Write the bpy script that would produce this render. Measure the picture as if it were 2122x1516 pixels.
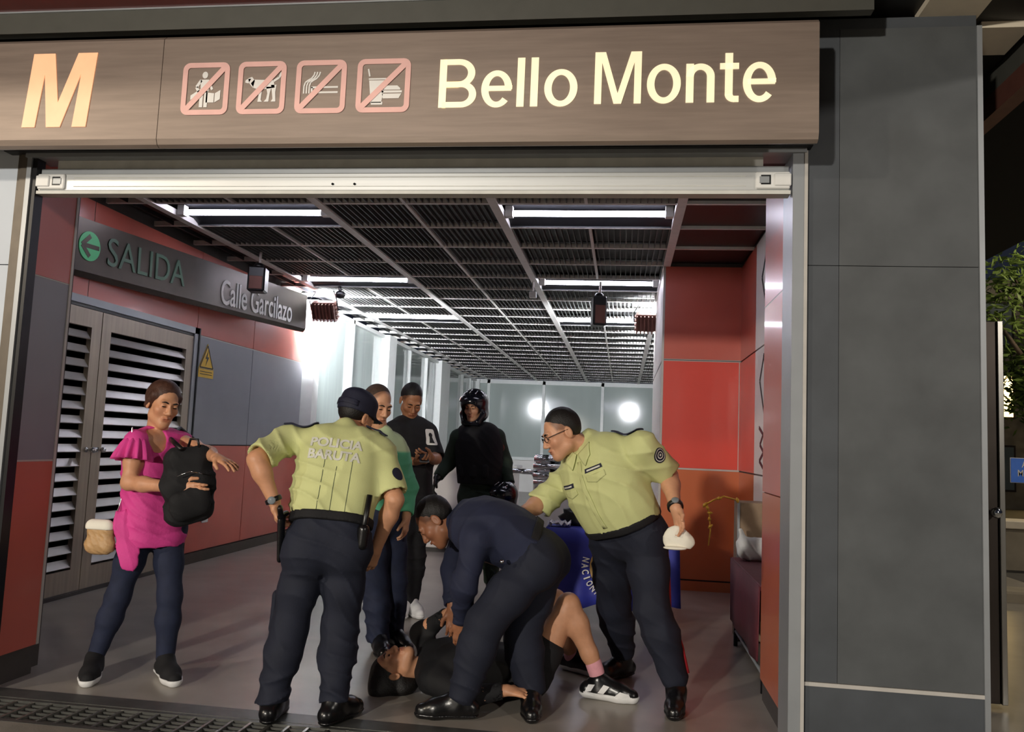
import bpy, bmesh, math, random
import numpy as np
from mathutils import Vector, Matrix
from mathutils.bvhtree import BVHTree
random.seed(7)
for o in list(bpy.data.objects): bpy.data.objects.remove(o)
SC = bpy.context.scene
COL = SC.collection
# ------------------------------------------------------------------ camera
FPX = 1710.0; PCX, PCY = 1061.0, 758.0; CAMH = 1.30
def _n(v): v = np.asarray(v, float); return v / np.linalg.norm(v)
_y = _n([1290 - PCX, -(930 - PCY), -FPX]); _x = np.array([11500 + PCX, -(PCY - 395), FPX]); _x = _n(_x - _y * (_x @ _y))
_z = np.cross(_x, _y)
RW = np.array([_x, _y, _z])                       # world = RW @ cam
cam_data = bpy.data.cameras.new('camera'); cam = bpy.data.objects.new('camera', cam_data); COL.objects.link(cam)
cam_data.sensor_fit = 'HORIZONTAL'; cam_data.sensor_width = 36; cam_data.lens = FPX / 2122 * 36
cam_data.clip_start = 0.05; cam_data.clip_end = 300
cam.matrix_world = Matrix([[*RW[0], 0], [*RW[1], 0], [*RW[2], CAMH], [0, 0, 0, 1]])
SC.camera = cam
def at(px, py, Y):
    """world point seen at a photo pixel at depth Y"""
    d = RW @ np.array([px - PCX, -(py - PCY), -FPX]); return np.array([0, 0, CAMH]) + d * (Y / d[1])
# ------------------------------------------------------------------ world, lights, exposure
w = bpy.data.worlds.new('night_sky'); SC.world = w; w.use_nodes = True
bg = w.node_tree.nodes['Background']; bg.inputs[0].default_value = (0.30, 0.36, 0.55, 1); bg.inputs[1].default_value = 0.018
SC.view_settings.view_transform = 'Standard'; SC.view_settings.look = 'None'; SC.view_settings.gamma = 1
SC.view_settings.exposure = 1.12; SC.view_settings.use_curve_mapping = False
def lamp(name, loc, power, color, radius, aim=None, angle=None, blend=.3):
    l = bpy.data.lights.new(name, 'SPOT' if aim is not None else 'POINT'); l.energy = power; l.color = color; l.shadow_soft_size = radius
    o = bpy.data.objects.new(name, l); COL.objects.link(o); o.location = loc
    if aim is not None:
        l.spot_size = math.radians(angle); l.spot_blend = blend
        o.rotation_euler = (Vector(aim) - Vector(loc)).to_track_quat('-Z', 'Y').to_euler()
    return o
lamp('street_and_fill_light', (-3.77, -6.5, 2.66), 1200, (1.0, .93, .82), .16)
lamp('street_and_fill_light', (-9.0, -4.5, 4.5), 600, (1.0, .86, .68), .22)
lamp('street_and_fill_light', (7.0, -4.0, 4.2), 330, (1.0, .92, .82), .2)  # unseen fill lamp, added to brighten the left reveal from the right
lamp('street_and_fill_light', (6.5, 5.2, 4.8), 130, (1.0, .88, .70), .2)  # added lamp, lifts the pavement and trim right of the pillar
lamp('street_and_fill_light', (9.0, 13.0, 5.5), 300, (1.0, .85, .6), .25)
# ------------------------------------------------------------------ helpers
def lin(c):
    f = lambda v: v / 12.92 if v <= .04045 else ((v + .055) / 1.055) ** 2.4
    return tuple(f(x / 255.) for x in c)
def mat(name, rgb, rough=.5, metal=0., var=.06, scale=12., bump=0., bscale=80., emit=0., spec=.5, aniso=None, coat=0., stretch=None, emit_rgb=None, trans=0.):
    """procedural material: base colour with soft noise variation and fine relief"""
    m = bpy.data.materials.new(name); m.use_nodes = True; nt = m.node_tree; b = nt.nodes['Principled BSDF']
    c = lin(rgb)
    tc = nt.nodes.new('ShaderNodeTexCoord'); nz = nt.nodes.new('ShaderNodeTexNoise'); nz.inputs['Scale'].default_value = scale; nz.inputs['Detail'].default_value = 5
    if stretch:
        mp = nt.nodes.new('ShaderNodeMapping'); mp.inputs['Scale'].default_value = stretch
        nt.links.new(tc.outputs['Object'], mp.inputs[0]); src = mp.outputs[0]
    else: src = tc.outputs['Object']
    nt.links.new(src, nz.inputs['Vector'])
    r = nt.nodes.new('ShaderNodeValToRGB'); r.color_ramp.elements[0].position = .3; r.color_ramp.elements[1].position = .7
    r.color_ramp.elements[0].color = (*[max(0, v * (1 - var)) for v in c], 1); r.color_ramp.elements[1].color = (*[min(1, v * (1 + var)) for v in c], 1)
    nt.links.new(nz.outputs['Fac'], r.inputs[0]); nt.links.new(r.outputs[0], b.inputs['Base Color'])
    b.inputs['Roughness'].default_value = rough; b.inputs['Metallic'].default_value = metal; b.inputs['Specular IOR Level'].default_value = spec
    b.inputs['Coat Weight'].default_value = coat; b.inputs['Coat Roughness'].default_value = .08
    b.inputs['Transmission Weight'].default_value = trans
    if bump:
        n2 = nt.nodes.new('ShaderNodeTexNoise'); n2.inputs['Scale'].default_value = bscale; n2.inputs['Detail'].default_value = 4
        nt.links.new(src, n2.inputs['Vector'])
        bp = nt.nodes.new('ShaderNodeBump'); bp.inputs['Strength'].default_value = bump; bp.inputs['Distance'].default_value = .004
        nt.links.new(n2.outputs['Fac'], bp.inputs['Height']); nt.links.new(bp.outputs[0], b.inputs['Normal'])
    if emit:
        b.inputs['Emission Color'].default_value = (*lin(emit_rgb or rgb), 1); b.inputs['Emission Strength'].default_value = emit
    return m
M = {}
def mk(key, *a, **k): M[key] = mat(key, *a, **k)
mk('red', (200, 100, 84), .32, var=.05, scale=2.5, coat=.25)
mk('orange', (198, 106, 64), .3, var=.05, scale=2.5, coat=.25)
mk('bright_red', (222, 72, 56), .35, var=.04, scale=2.5, coat=.2)
mk('deep_red', (130, 30, 28), .22, var=.05, coat=.4)
mk('panel_grey', (140, 142, 150), .4, var=.05, scale=2.5)
mk('joint', (70, 66, 64), .6); mk('joint_light', (190, 186, 180), .4)
mk('bronze', (142, 127, 116), .40, metal=.25, var=.10, scale=6, stretch=(.6, 1, 9), bump=.03)
mk('bronze_dark', (74, 66, 60), .4, metal=.6, var=.1, scale=6)
mk('granite', (80, 83, 85), .55, var=.16, scale=5, bump=.06, bscale=200)
mk('granite_dark', (72, 76, 81), .55, var=.14, scale=5, bump=.06, bscale=200)
mk('pale_cladding', (196, 204, 214), .5, var=.05, scale=3)
mk('steel', (168, 166, 160), .3, metal=.85, var=.08, scale=5, stretch=(9, 9, .5))
mk('chrome', (215, 218, 222), .12, metal=1.0, var=.03)
mk('alu', (212, 214, 214), .38, metal=.35, var=.05, scale=5, stretch=(.4, 4, 12))
mk('alu_grey', (160, 164, 168), .42, metal=.4, var=.05, scale=6)
mk('alu_shade', (206, 206, 200), .5, metal=.0, var=.08)
mk('jamb_brown', (98, 90, 80), .45, metal=.3, var=.1)
mk('black_metal', (24, 25, 28), .4, metal=.3, var=.15)
mk('black_void', (10, 10, 11), .9, var=.1)
mk('slat_black', (84, 84, 83), .5, metal=.2, var=.15)
mk('rail', (236, 233, 230), .5, metal=.0, var=.05)
mk('door_frame', (172, 160, 144), .40, metal=.35, var=.1, scale=4, stretch=(8, 8, .5))
mk('door_slat', (196, 194, 190), .34, metal=.5, var=.08, scale=4)
mk('floor', (152, 146, 138), .28, var=.16, scale=3.0, bump=.02, bscale=300, spec=.45)
mk('pavement', (120, 114, 104), .8, var=.22, scale=6, bump=.3, bscale=90)
mk('grate_metal', (92, 92, 88), .45, metal=.6, var=.2)
mk('white_frame', (232, 234, 232), .4, var=.03)
mk('white_wall', (234, 230, 226), .55, var=.04, scale=3)
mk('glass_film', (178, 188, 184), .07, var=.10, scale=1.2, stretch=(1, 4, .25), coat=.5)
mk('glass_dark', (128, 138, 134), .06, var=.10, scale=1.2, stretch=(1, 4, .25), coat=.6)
mk('tube', (240, 240, 255), .5, emit=15, emit_rgb=(238, 236, 255))
mk('flood_led', (250, 250, 250), .5, emit=1100, emit_rgb=(246, 250, 255))
mk('brown_housing', (112, 72, 62), .45, metal=.4, var=.1)
mk('plastic_white', (228, 228, 226), .4, var=.03)
mk('plastic_black', (18, 18, 20), .35, var=.1)
mk('green_sign', (70, 168, 112), .5, emit=.10)
mk('sign_dim', (78, 108, 90), .5)
mk('white_paint', (232, 230, 226), .5, var=.03)
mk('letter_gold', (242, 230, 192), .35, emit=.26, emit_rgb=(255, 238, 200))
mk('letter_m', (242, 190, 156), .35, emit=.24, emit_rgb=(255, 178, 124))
mk('pink_paint', (226, 178, 168), .5, emit=.05)
mk('yellow_sign', (226, 184, 48), .5)
mk('black_paint', (20, 20, 20), .6)
mk('maroon_cloth', (92, 34, 44), .7, var=.12, bump=.3, bscale=60)
mk('blue_cloth', (52, 60, 168), .6, var=.10, scale=4, bump=.15, bscale=40)
mk('gold_emblem', (176, 142, 84), .5, var=.2, scale=18)
mk('bag_white', (228, 228, 232), .35, var=.05, scale=9, bump=.5, bscale=30)
mk('cardboard', (140, 118, 96), .7, var=.08)
mk('tinsel', (226, 176, 66), .35, metal=.5)
mk('foliage', (84, 104, 40), .55, var=.4, scale=7)
mk('bark', (70, 58, 46), .85, var=.3, bump=.6, bscale=30)
mk('blue_sign', (58, 96, 170), .5, emit=.12)
mk('lit_window', (255, 226, 160), .5, emit=2.2, emit_rgb=(255, 216, 140))
mk('concrete', (150, 140, 122), .85, var=.15, scale=4, bump=.2)
mk('road', (64, 62, 60), .8, var=.15)
mk('canopy_grey', (84, 84, 78), .45, metal=.2)
mk('soffit_pale', (226, 214, 192), .55, var=.04)
mk('soffit_dark', (26, 25, 23), .5)

def mesh_from_bm(name, bm):
    me = bpy.data.meshes.new(name); bm.normal_update(); bm.to_mesh(me); bm.free(); return me
def link(name, me, m=None, parent=None, smooth=False, **props):
    o = bpy.data.objects.new(name, me); COL.objects.link(o)
    if m is not None and me is not None and not me.materials: me.materials.append(M[m] if isinstance(m, str) else m)
    if smooth and me is not None: me.polygons.foreach_set('use_smooth', [True] * len(me.polygons))
    if parent is not None:
        o.parent = parent
    for k, v in props.items(): o[k] = v
    return o
def rebase(parent, *objs): pass
def box_bm(bm, x0, x1, y0, y1, z0, z1, bev=0.):
    vs = [bm.verts.new((x, y, z)) for x in (x0, x1) for y in (y0, y1) for z in (z0, z1)]
    fs = [(0, 1, 3, 2), (4, 6, 7, 5), (0, 4, 5, 1), (2, 3, 7, 6), (0, 2, 6, 4), (1, 5, 7, 3)]
    F = [bm.faces.new([vs[i] for i in f]) for f in fs]
    if bev > 0:
        E = list({e for f in F for e in f.edges})
        bmesh.ops.bevel(bm, geom=E, offset=bev, segments=1, affect='EDGES', profile=.5)
def box(name, m, x0, x1, y0, y1, z0, z1, parent=None, bev=0., **p):
    bm = bmesh.new(); box_bm(bm, min(x0, x1), max(x0, x1), min(y0, y1), max(y0, y1), min(z0, z1), max(z0, z1), bev); return link(name, mesh_from_bm(name, bm), m, parent, **p)
def empty(name, loc, **p):
    o = bpy.data.objects.new(name, None); COL.objects.link(o); o.location = [float(v) for v in loc]; o.empty_display_size = .1
    for k, v in p.items(): o[k] = v
    return o
def adopt(root):
    """children were built in world space: keep them there under a root that stands at its base"""
    bpy.context.view_layer.update()
    mi = root.matrix_world.inverted() if root.type == 'EMPTY' else Matrix.Identity(4)
    loc = Matrix.Translation(-root.location)
    for c in root.children:
        c.matrix_parent_inverse = loc
def tube_bm(bm, pts, r, seg=8, closed=False, r2=None):
    pts = [Vector(p) for p in pts]; n = len(pts); rings = []
    for i, p in enumerate(pts):
        d = (pts[min(i + 1, n - 1)] - pts[max(i - 1, 0)]).normalized()
        a = d.orthogonal().normalized() if i == 0 else (a - d * a.dot(d)).normalized()
        b = d.cross(a); rr = r if r2 is None else r + (r2 - r) * i / (n - 1)
        if isinstance(r, (list, tuple)): rr = r[i]
        rings.append([bm.verts.new(p + (a * math.cos(t) + b * math.sin(t)) * rr) for t in [2 * math.pi * k / seg for k in range(seg)]])
    for i in range(n - 1):
        for k in range(seg):
            bm.faces.new((rings[i][k], rings[i][(k + 1) % seg], rings[i + 1][(k + 1) % seg], rings[i + 1][k]))
    bm.faces.new(list(reversed(rings[0]))); bm.faces.new(rings[-1])
def tube(name, m, pts, r, parent=None, seg=8, smooth=True, **p):
    bm = bmesh.new(); tube_bm(bm, pts, r, seg); return link(name, mesh_from_bm(name, bm), m, parent, smooth, **p)
def prism_bm(bm, outline, T, depth):
    """outline: list of (u,v); T maps (u,v,w) -> world; extruded w 0..depth"""
    a = [bm.verts.new(T(u, v, 0)) for u, v in outline]; b = [bm.verts.new(T(u, v, depth)) for u, v in outline]
    n = len(a); bm.faces.new(a); bm.faces.new(list(reversed(b)))
    for i in range(n): bm.faces.new((a[i], b[i], b[(i + 1) % n], a[(i + 1) % n]))
def prism(name, m, outlines, T, depth, parent=None, **p):
    bm = bmesh.new()
    for o in outlines: prism_bm(bm, o, T, depth)
    bm.normal_update(); bmesh.ops.triangulate(bm, faces=[f for f in bm.faces if len(f.verts) > 4])
    bmesh.ops.recalc_face_normals(bm, faces=bm.faces)
    return link(name, mesh_from_bm(name, bm), m, parent, **p)
def text_mesh(s, size=1., extrude=0., bold=0., align='LEFT'):
    cu = bpy.data.curves.new('text', 'FONT'); cu.body = s; cu.size = size; cu.extrude = extrude; cu.offset = bold; cu.align_x = align; cu.resolution_u = 4
    o = bpy.data.objects.new('text', cu); COL.objects.link(o)
    bpy.context.view_layer.update()
    me = bpy.data.meshes.new_from_object(o.evaluated_get(bpy.context.evaluated_depsgraph_get()))
    bpy.data.objects.remove(o); bpy.data.curves.remove(cu); return me
def fit_mesh(me, T, u0, u1, v0, v1):
    """map flat text mesh bounds onto [u0,u1]x[v0,v1], then through T(u,v,w)"""
    n = len(me.vertices); co = np.empty(n * 3, np.float32); me.vertices.foreach_get('co', co); co = co.reshape(-1, 3)
    lo, hi = co.min(0), co.max(0); s = np.maximum(hi - lo, 1e-6)
    u = u0 + (co[:, 0] - lo[0]) / s[0] * (u1 - u0); v = v0 + (co[:, 1] - lo[1]) / s[1] * (v1 - v0)
    out = np.array([T(a, b, c) for a, b, c in zip(u, v, co[:, 2])], np.float32)
    me.vertices.foreach_set('co', out.ravel()); me.update(); return me
def lathe(name, m, prof, c, axis=(0, 0, 1), seg=16, parent=None, **p):
    bm = bmesh.new(); ax = Vector(axis).normalized(); a = ax.orthogonal().normalized(); b = ax.cross(a); rings = []
    for r, h in prof:
        rings.append([bm.verts.new(Vector(c) + ax * h + (a * math.cos(2 * math.pi * k / seg) + b * math.sin(2 * math.pi * k / seg)) * max(r, 1e-4)) for k in range(seg)])
    for i in range(len(rings) - 1):
        for k in range(seg): bm.faces.new((rings[i][k], rings[i][(k + 1) % seg], rings[i + 1][(k + 1) % seg], rings[i + 1][k]))
    bm.faces.new(list(reversed(rings[0]))); bm.faces.new(rings[-1])
    return link(name, mesh_from_bm(name, bm), m, parent, True, **p)
ST = dict(kind='structure')
# ================================================================== SETTING
FY = 3.75                                                        # facade plane
floor = box('floor', 'floor', -4.4, 4.5, FY + .09, 24.5, -.12, 0, **ST)
box('pavement', 'pavement', -14, 14, -9, FY - .32, -.12, 0, label='grey concrete pavement in front of the station entrance', category='pavement', **ST)
box('pavement', 'pavement', 1.6, 14, FY - .32, 9.0, -.125, -.005, label='pale pavement beside the grey pillar', category='pavement', **ST)
box('threshold', 'grate_metal', -3.3, .8, FY - .03, FY + .09, -.1, .004, label='dark metal threshold strip across the entrance', category='threshold', **ST)
# drain grating with single bars
gr = empty('floor_grating', (-1.2, FY - .18, 0), label='long dark drain grating in front of the threshold', category='grating')
bm = bmesh.new(); box_bm(bm, -3.3, .8, FY - .32, FY - .29, -.06, .002); box_bm(bm, -3.3, .8, FY - .06, FY - .03, -.06, .002); box_bm(bm, -3.3, .8, FY - .32, FY - .03, -.1, -.09)
link('frame', mesh_from_bm('frame', bm), 'grate_metal', gr)
bm = bmesh.new(); box_bm(bm, -.006, .006, -.115, .115, -.045, 0); bar = mesh_from_bm('bar', bm)
for i in range(45):
    o = link('bar', bar, 'steel', gr); o.location = (-3.25 + i * .09, FY - .175, 0)
bm = bmesh.new(); box_bm(bm, -2.04, 2.04, -.004, .004, -.04, -.006); cb = mesh_from_bm('cross_bar', bm)
for j in range(5):
    o = link('cross_bar', cb, 'grate_metal', gr); o.location = (-1.25, FY - .26 + j * .045, 0)
adopt(gr)
# ---- right pillar of the facade
wfr = box('wall_front_right', 'granite_dark', .78, 1.515, FY + .02, FY + .62, 0, 3.3, **ST)
for (x0, x1, z0, z1, m) in [(.785, 1.51, 0, .335, 'granite_dark'), (.785, .925, .355, 2.145, 'granite_dark'), (.927, 1.51, .355, 2.145, 'granite'), (.785, .925, 2.148, 3.24, 'granite_dark'), (.927, 1.51, 2.148, 3.24, 'granite')]:
    box('panel', m, x0, x1, FY, FY + .02, z0, z1, wfr)
box('trim', 'joint_light', .785, 1.51, FY - .004, FY + .02, .336, .352, wfr)
box('corner_trim', 'alu_grey', 1.508, 1.53, FY - .006, FY + .03, 0, 3.24, wfr)
box('panel', 'granite', 1.515, 1.53, FY + .03, FY + .62, .01, 3.24, wfr)
# ---- left pillar and jambs
wfl = box('wall_front_left', 'joint', -5.6, -3.12, FY + .02, FY + .5, 0, 3.3, **ST)
box('panel', 'pale_cladding', -5.6, -3.11, FY, FY + .02, .02, 2.1, wfl); box('panel', 'pale_cladding', -5.6, -3.11, FY, FY + .02, 2.105, 3.24, wfl)
box('panel', 'jamb_brown', -3.12, -3.10, FY - .001, FY + .3, 0, 2.7, wfl)
jl = box('trim_1', 'jamb_brown', -3.10, -3.055, FY - .01, FY + .06, 0, 2.68, **ST)
box('trim_2', 'alu_grey', -3.055, -3.03, FY - .02, FY + .03, 0, 2.66, **ST)
box('trim_3', 'black_metal', -3.03, -3.005, FY - .01, FY + .05, 0, 2.66, **ST)
box('trim_4', 'alu_grey', .722, .78, FY - .02, FY + .2, 0, 2.665, **ST)
box('trim_5', 'joint_light', .772, .786, FY - .024, FY - .002, 0, 2.665, **ST)
# ---- header
box('wall_front_top', 'black_metal', -5.6, .80, FY - .01, FY + .5, 2.70, 3.3, **ST)
box('trim_6', 'black_metal', -3.16, .8, FY - .06, FY + .12, 2.675, 2.72, **ST)
box('trim_7', 'alu_grey', -3.06, .78, FY - .03, FY + .12, 2.655, 2.678, **ST)
# ---- roller shutter, rolled up, its bottom bar hanging in the opening
sh = empty('roller_shutter', (-1.15, FY + .06, 2.48), label='rolled up aluminium roller shutter with its white bottom bar showing', category='shutter')
box('slat', 'alu_shade', -2.92, .60, FY + .03, FY + .055, 2.612, 2.655, sh); box('slat', 'alu_grey', -3.0, .71, FY + .02, FY + .05, 2.582, 2.608, sh)
bm = bmesh.new(); box_bm(bm, -3.0, .715, FY + .0, FY + .06, 2.486, 2.578, .006); bb = link('bottom_bar', mesh_from_bm('bottom_bar', bm), 'alu', sh)
box('lip', 'alu_shade', -3.0, .715, FY - .008, FY + .06, 2.470, 2.486, sh)
box('groove', 'alu_shade', -2.8, .52, FY - .003, FY + .002, 2.553, 2.557, bb); box('groove', 'alu_shade', -2.8, .52, FY - .003, FY + .002, 2.508, 2.511, bb)
for sx, xa in ((1, -2.995), (-1, .712)):
    lk = box('lock', 'plastic_white', xa, xa + sx * .15, FY - .014, FY + .002, 2.494, 2.572, sh, bev=.005)
    box('latch_window', 'black_metal', xa + sx * .085, xa + sx * .128, FY - .016, FY - .012, 2.512, 2.556, lk)
    box('latch', 'alu_grey', xa + sx * .092, xa + sx * .134, FY - .019, FY - .014, 2.518, 2.548, lk)
    box('end_shoe', 'plastic_white', xa - sx * .004, xa + sx * .07, FY - .022, FY - .012, 2.505, 2.562, lk, bev=.004)
for bx in (-1.43, -1.32):
    lathe('bolt', 'black_metal', [(.006, 0), (.006, .006), (.002, .009)], (bx, FY - .0, 2.52), (0, -1, 0), 8, bb)
adopt(sh)
# ---- canopy above the sign
cr = empty('canopy', (-1.2, 3.0, 3.3), label='entrance canopy with glossy red underside and dark beam above the sign', category='canopy')
box('soffit', 'deep_red', -6, .9, 1.4, 3.5, 3.30, 3.36, cr); box('beam', 'canopy_grey', -6, 1.0, 3.49, 3.54, 3.19, 3.36, cr)
box('edge_strip', 'alu_grey', -6, .9, 3.483, 3.492, 3.292, 3.305, cr)
box('soffit', 'soffit_dark', -6, 2.0, 3.54, 5.2, 3.33, 3.40, cr); box('soffit', 'soffit_dark', .9, 2.0, 1.4, 3.54, 3.33, 3.40, cr)
for x0, x1, y0, y1 in [(1.27, 1.53, 3.35, 3.815), (1.585, 1.80, 3.885, 4.16), (1.585, 1.80, 3.35, 3.815)]:
    if not (x0 > 1.5 and y0 < 3.5): box('soffit_tile', 'soffit_pale', x0, x1, y0, y1, 3.300, 3.332, cr)
box('side_beam', 'canopy_grey', 1.84, 1.9, 1.4, 9, 3.20, 3.36, cr); box('side_fascia', 'brown_housing', 1.83, 1.91, 1.4, 9, 3.09, 3.20, cr)
adopt(cr)
# ---- station name sign
sg = empty('station_sign', (-1.4, 3.6, 2.61), label='wide bronze metal fascia sign reading Bello Monte with a large M', category='sign')
SY = 3.45
for x0, x1 in ((-3.9, -2.183), (-2.180, .77)):
    bm = bmesh.new(); prism_bm(bm, [(SY, 2.64), (SY, 3.12), (SY + .02, 3.14), (SY + .08, 3.14), (SY + .08, 2.62), (SY + .03, 2.605), (SY + .01, 2.615)], lambda u, v, ww: (x0 + ww, u, v), x1 - x0)
    bmesh.ops.recalc_face_normals(bm, faces=bm.faces); link('fascia_panel', mesh_from_bm('fascia_panel', bm), 'bronze', sg)
TF = lambda d=0.: (lambda u, v, ww: (u, SY - .0006 - d - ww, v))
def stroke_o(cx, cz, a, b, t, a0=0, a1=360, n=40, tv=None):
    """ring of elliptical outline; t stroke width horizontally, tv vertically"""
    tv = tv or t; pts = [];
    ang = [math.radians(a0 + (a1 - a0) * i / n) for i in range(n + 1)]
    out = [(cx + a * math.cos(q), cz + b * math.sin(q)) for q in ang]; inn = [(cx + (a - t) * math.cos(q), cz + (b - tv) * math.sin(q)) for q in ang]
    return [[out[i], out[i + 1], inn[i + 1], inn[i]] for i in range(n)]
def rect(x0, x1, z0, z1): return [(x0, z0), (x1, z0), (x1, z1), (x0, z1)]
def glyph(ch, x, z, h):
    """sans-serif capitals/lower case drawn as outlines: returns polygons and the advance"""
    t = .135 * h; xh = .74 * h; tv = .115 * h
    if ch == 'B':
        W = .70 * h; P = [rect(x, x + t, z, z + h)]
        for z0, z1, w in ((z, z + .535 * h, W), (z + .535 * h - tv, z + h, W * .95)):
            b = (z1 - z0) / 2; cx = x + w - b * 1.05
            P += stroke_o(cx, z0 + b, b * 1.05, b, t, -90, 90, 18, tv); P += [rect(x + t * .5, cx, z0, z0 + tv), rect(x + t * .5, cx, z1 - tv, z1)]
        return P, W + .09 * h
    if ch == 'e':
        a = .285 * h; b = xh / 2 + .01 * h
        P = stroke_o(x + a, z + b - .01 * h, a, b, t, 8, 318, 36, tv); P.append(rect(x + t * .6, x + 2 * a - t * .12, z + b - tv * .35 - .01 * h, z + b + tv * .55 - .01 * h)); P.append([(x+2*a-t, z+b), (x+2*a, z+b-.02*h), (x+2*a, z+b+.06*h), (x+2*a-t, z+b+.06*h)])
        return P, 2 * a + .085 * h
    if ch == 'o':
        a = .30 * h; b = xh / 2 + .01 * h; return stroke_o(x + a, z + b - .01 * h, a, b, t, 0, 360, 44, tv), 2 * a + .09 * h
    if ch == 'l': return [rect(x, x + t, z, z + h)], t + .115 * h
    if ch == 'n':
        W = .50 * h; b = W / 2; P = [rect(x, x + t, z, z + xh), rect(x + W - t, x + W, z, z + xh - b)]
        return P + stroke_o(x + b, z + xh - b, b, b, t, 0, 180, 20, tv), W + .09 * h
    if ch == 't':
        P = [rect(x + .09 * h, x + .09 * h + t, z + .13 * h, z + .93 * h), rect(x, x + .33 * h, z + xh - tv, z + xh)]
        P += stroke_o(x + .09 * h + .16 * h, z + .15 * h, .16 * h, .15 * h, t, 180, 270, 8, tv); P.append(rect(x + .24 * h, x + .33 * h, z, z + tv)); return P, .33 * h + .07 * h
    if ch == 'M':
        W = .84 * h; c = x + W / 2; e = t * 1.12
        return [[(x, z), (x + t * .95, z), (x + t * .95, z + .80 * h), (c - t * .5, z), (c + t * .5, z), (x + W - t * .95, z + .80 * h), (x + W - t * .95, z), (x + W, z), (x + W, z + h), (x + W - t * 1.42, z + h), (c, z + .20 * h), (x + t * 1.42, z + h), (x, z + h)]], W + .10 * h
    return [], .27 * h
def word(s, x, z, h, x_end, m, parent, dz=0.):
    tot = sum(glyph(c, 0, 0, h)[1] for c in s) - .09 * h; sc = (x_end - x) / tot; u = 0
    for c in s:
        P, adv = glyph(c, 0, 0, h)
        if P:
            P = [[(x + (u + px) * sc, z + pz) for px, pz in poly] for poly in P]
            prism('letter', m, P, TF(), .004, parent)
        u += adv
word('Bello', -.852, 2.768, .222, -.238, 'letter_gold', sg); word('Monte', -.165, 2.775, .232, .594, 'letter_gold', sg)
# the big slanted heavy M
mx0, mx1, mz0, mz1 = -2.872, -2.512, 2.700, 3.062; sl = .03
def mp(u, v): return (mx0 + sl * v + u * (mx1 - mx0 - sl), mz0 + v * (mz1 - mz0))
pM = [[mp(*q) for q in ((0, 0), (.205, 0), (.225, .72), (.385, 0), (.60, 0), (.795, .72), (.785, 0), (1, 0), (1, 1), (.70, 1), (.505, .33), (.335, 1), (0, 1))]]
prism('letter', 'letter_m', pM, TF(), .004, sg)
# four prohibition pictograms
def rrect(x0, x1, z0, z1, r, n=5):
    P = []
    for cx, cz, a0 in ((x1 - r, z1 - r, 0), (x0 + r, z1 - r, 90), (x0 + r, z0 + r, 180), (x1 - r, z0 + r, 270)):
        P += [(cx + r * math.cos(math.radians(a0 + 90 * i / n)), cz + r * math.sin(math.radians(a0 + 90 * i / n))) for i in range(n + 1)]
    return P
def circ(cx, cz, r, n=16, ry=None): return [(cx + r * math.cos(2 * math.pi * i / n), cz + (ry or r) * math.sin(2 * math.pi * i / n)) for i in range(n)]
def band(pts, wd):
    out = []
    for (a, b) in zip(pts[:-1], pts[1:]):
        dx, dz = b[0] - a[0], b[1] - a[1]; L = math.hypot(dx, dz) or 1; nx, nz = -dz / L * wd / 2, dx / L * wd / 2
        out.append([(a[0] + nx, a[1] + nz), (b[0] + nx, b[1] + nz), (b[0] - nx, b[1] - nz), (a[0] - nx, a[1] - nz)])
    return out
figs = []
figs.append([circ(.47, .80, .075), [(.36, .70), (.58, .70), (.60, .55), (.58, .42), (.39, .42), (.37, .55)], *band([(.38, .69), (.26, .54), (.33, .44)], .07), [(.12, .36), (.38, .50), (.36, .40), (.12, .26)], *band([(.57, .66), (.68, .48)], .06),
    rect(.36, .45, .10, .45), rect(.48, .57, .10, .45), [(.53, .20), (.74, .20), (.74, .40), (.53, .42)], [(.76, .20), (.90, .27), (.90, .47), (.76, .40)]])
figs.append([[(.07, .62), (.16, .60), (.22, .70), (.14, .70), (.08, .67)], [(.14, .71), (.24, .74), (.32, .66), (.28, .50), (.18, .60)], [(.30, .68), (.80, .66), (.84, .50), (.66, .48), (.45, .46), (.30, .50), (.22, .60)], *band([(.80, .64), (.94, .72), (.99, .82)], .05),
    [(.38, .50), (.52, .50), (.50, .24), (.54, .20), (.42, .20), (.44, .34)], [(.62, .52), (.76, .52), (.72, .38), (.70, .20), (.58, .20), (.64, .26), (.66, .38)], [(.74, .56), (.88, .56), (.86, .40), (.88, .20), (.76, .20), (.80, .26), (.78, .38)]])
cg = []
for k in range(3):
    u0 = .09 + k * .065; cg += band([(u0, .36), (u0, .52), (u0 + .03, .60), (u0 + .09, .64), (u0 + .17, .68), (u0 + .23, .75), (u0 + .25, .82)], .032)
cg += band([(.285, .36), (.285, .50)], .04) + band([(.27, .49), (.92, .49)], .038) + band([(.27, .38), (.92, .38)], .038)
figs.append(cg)
figs.append([*band([(.14, .86), (.18, .70)], .035), [(.16, .66), (.56, .66), (.56, .63), (.16, .63)], [(.17, .615), (.55, .615), (.47, .14), (.23, .14)], rect(.24, .50, .10, .16), [(.50, .46), (.58, .50), (.82, .50), (.89, .44), (.89, .41), (.50, .41)], rect(.47, .93, .35, .395), [(.48, .33), (.92, .33), (.86, .23), (.50, .23)]])
px0 = [(-2.072, -1.842), (-1.80, -1.568), (-1.520, -1.282), (-1.232, -.985)]
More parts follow.
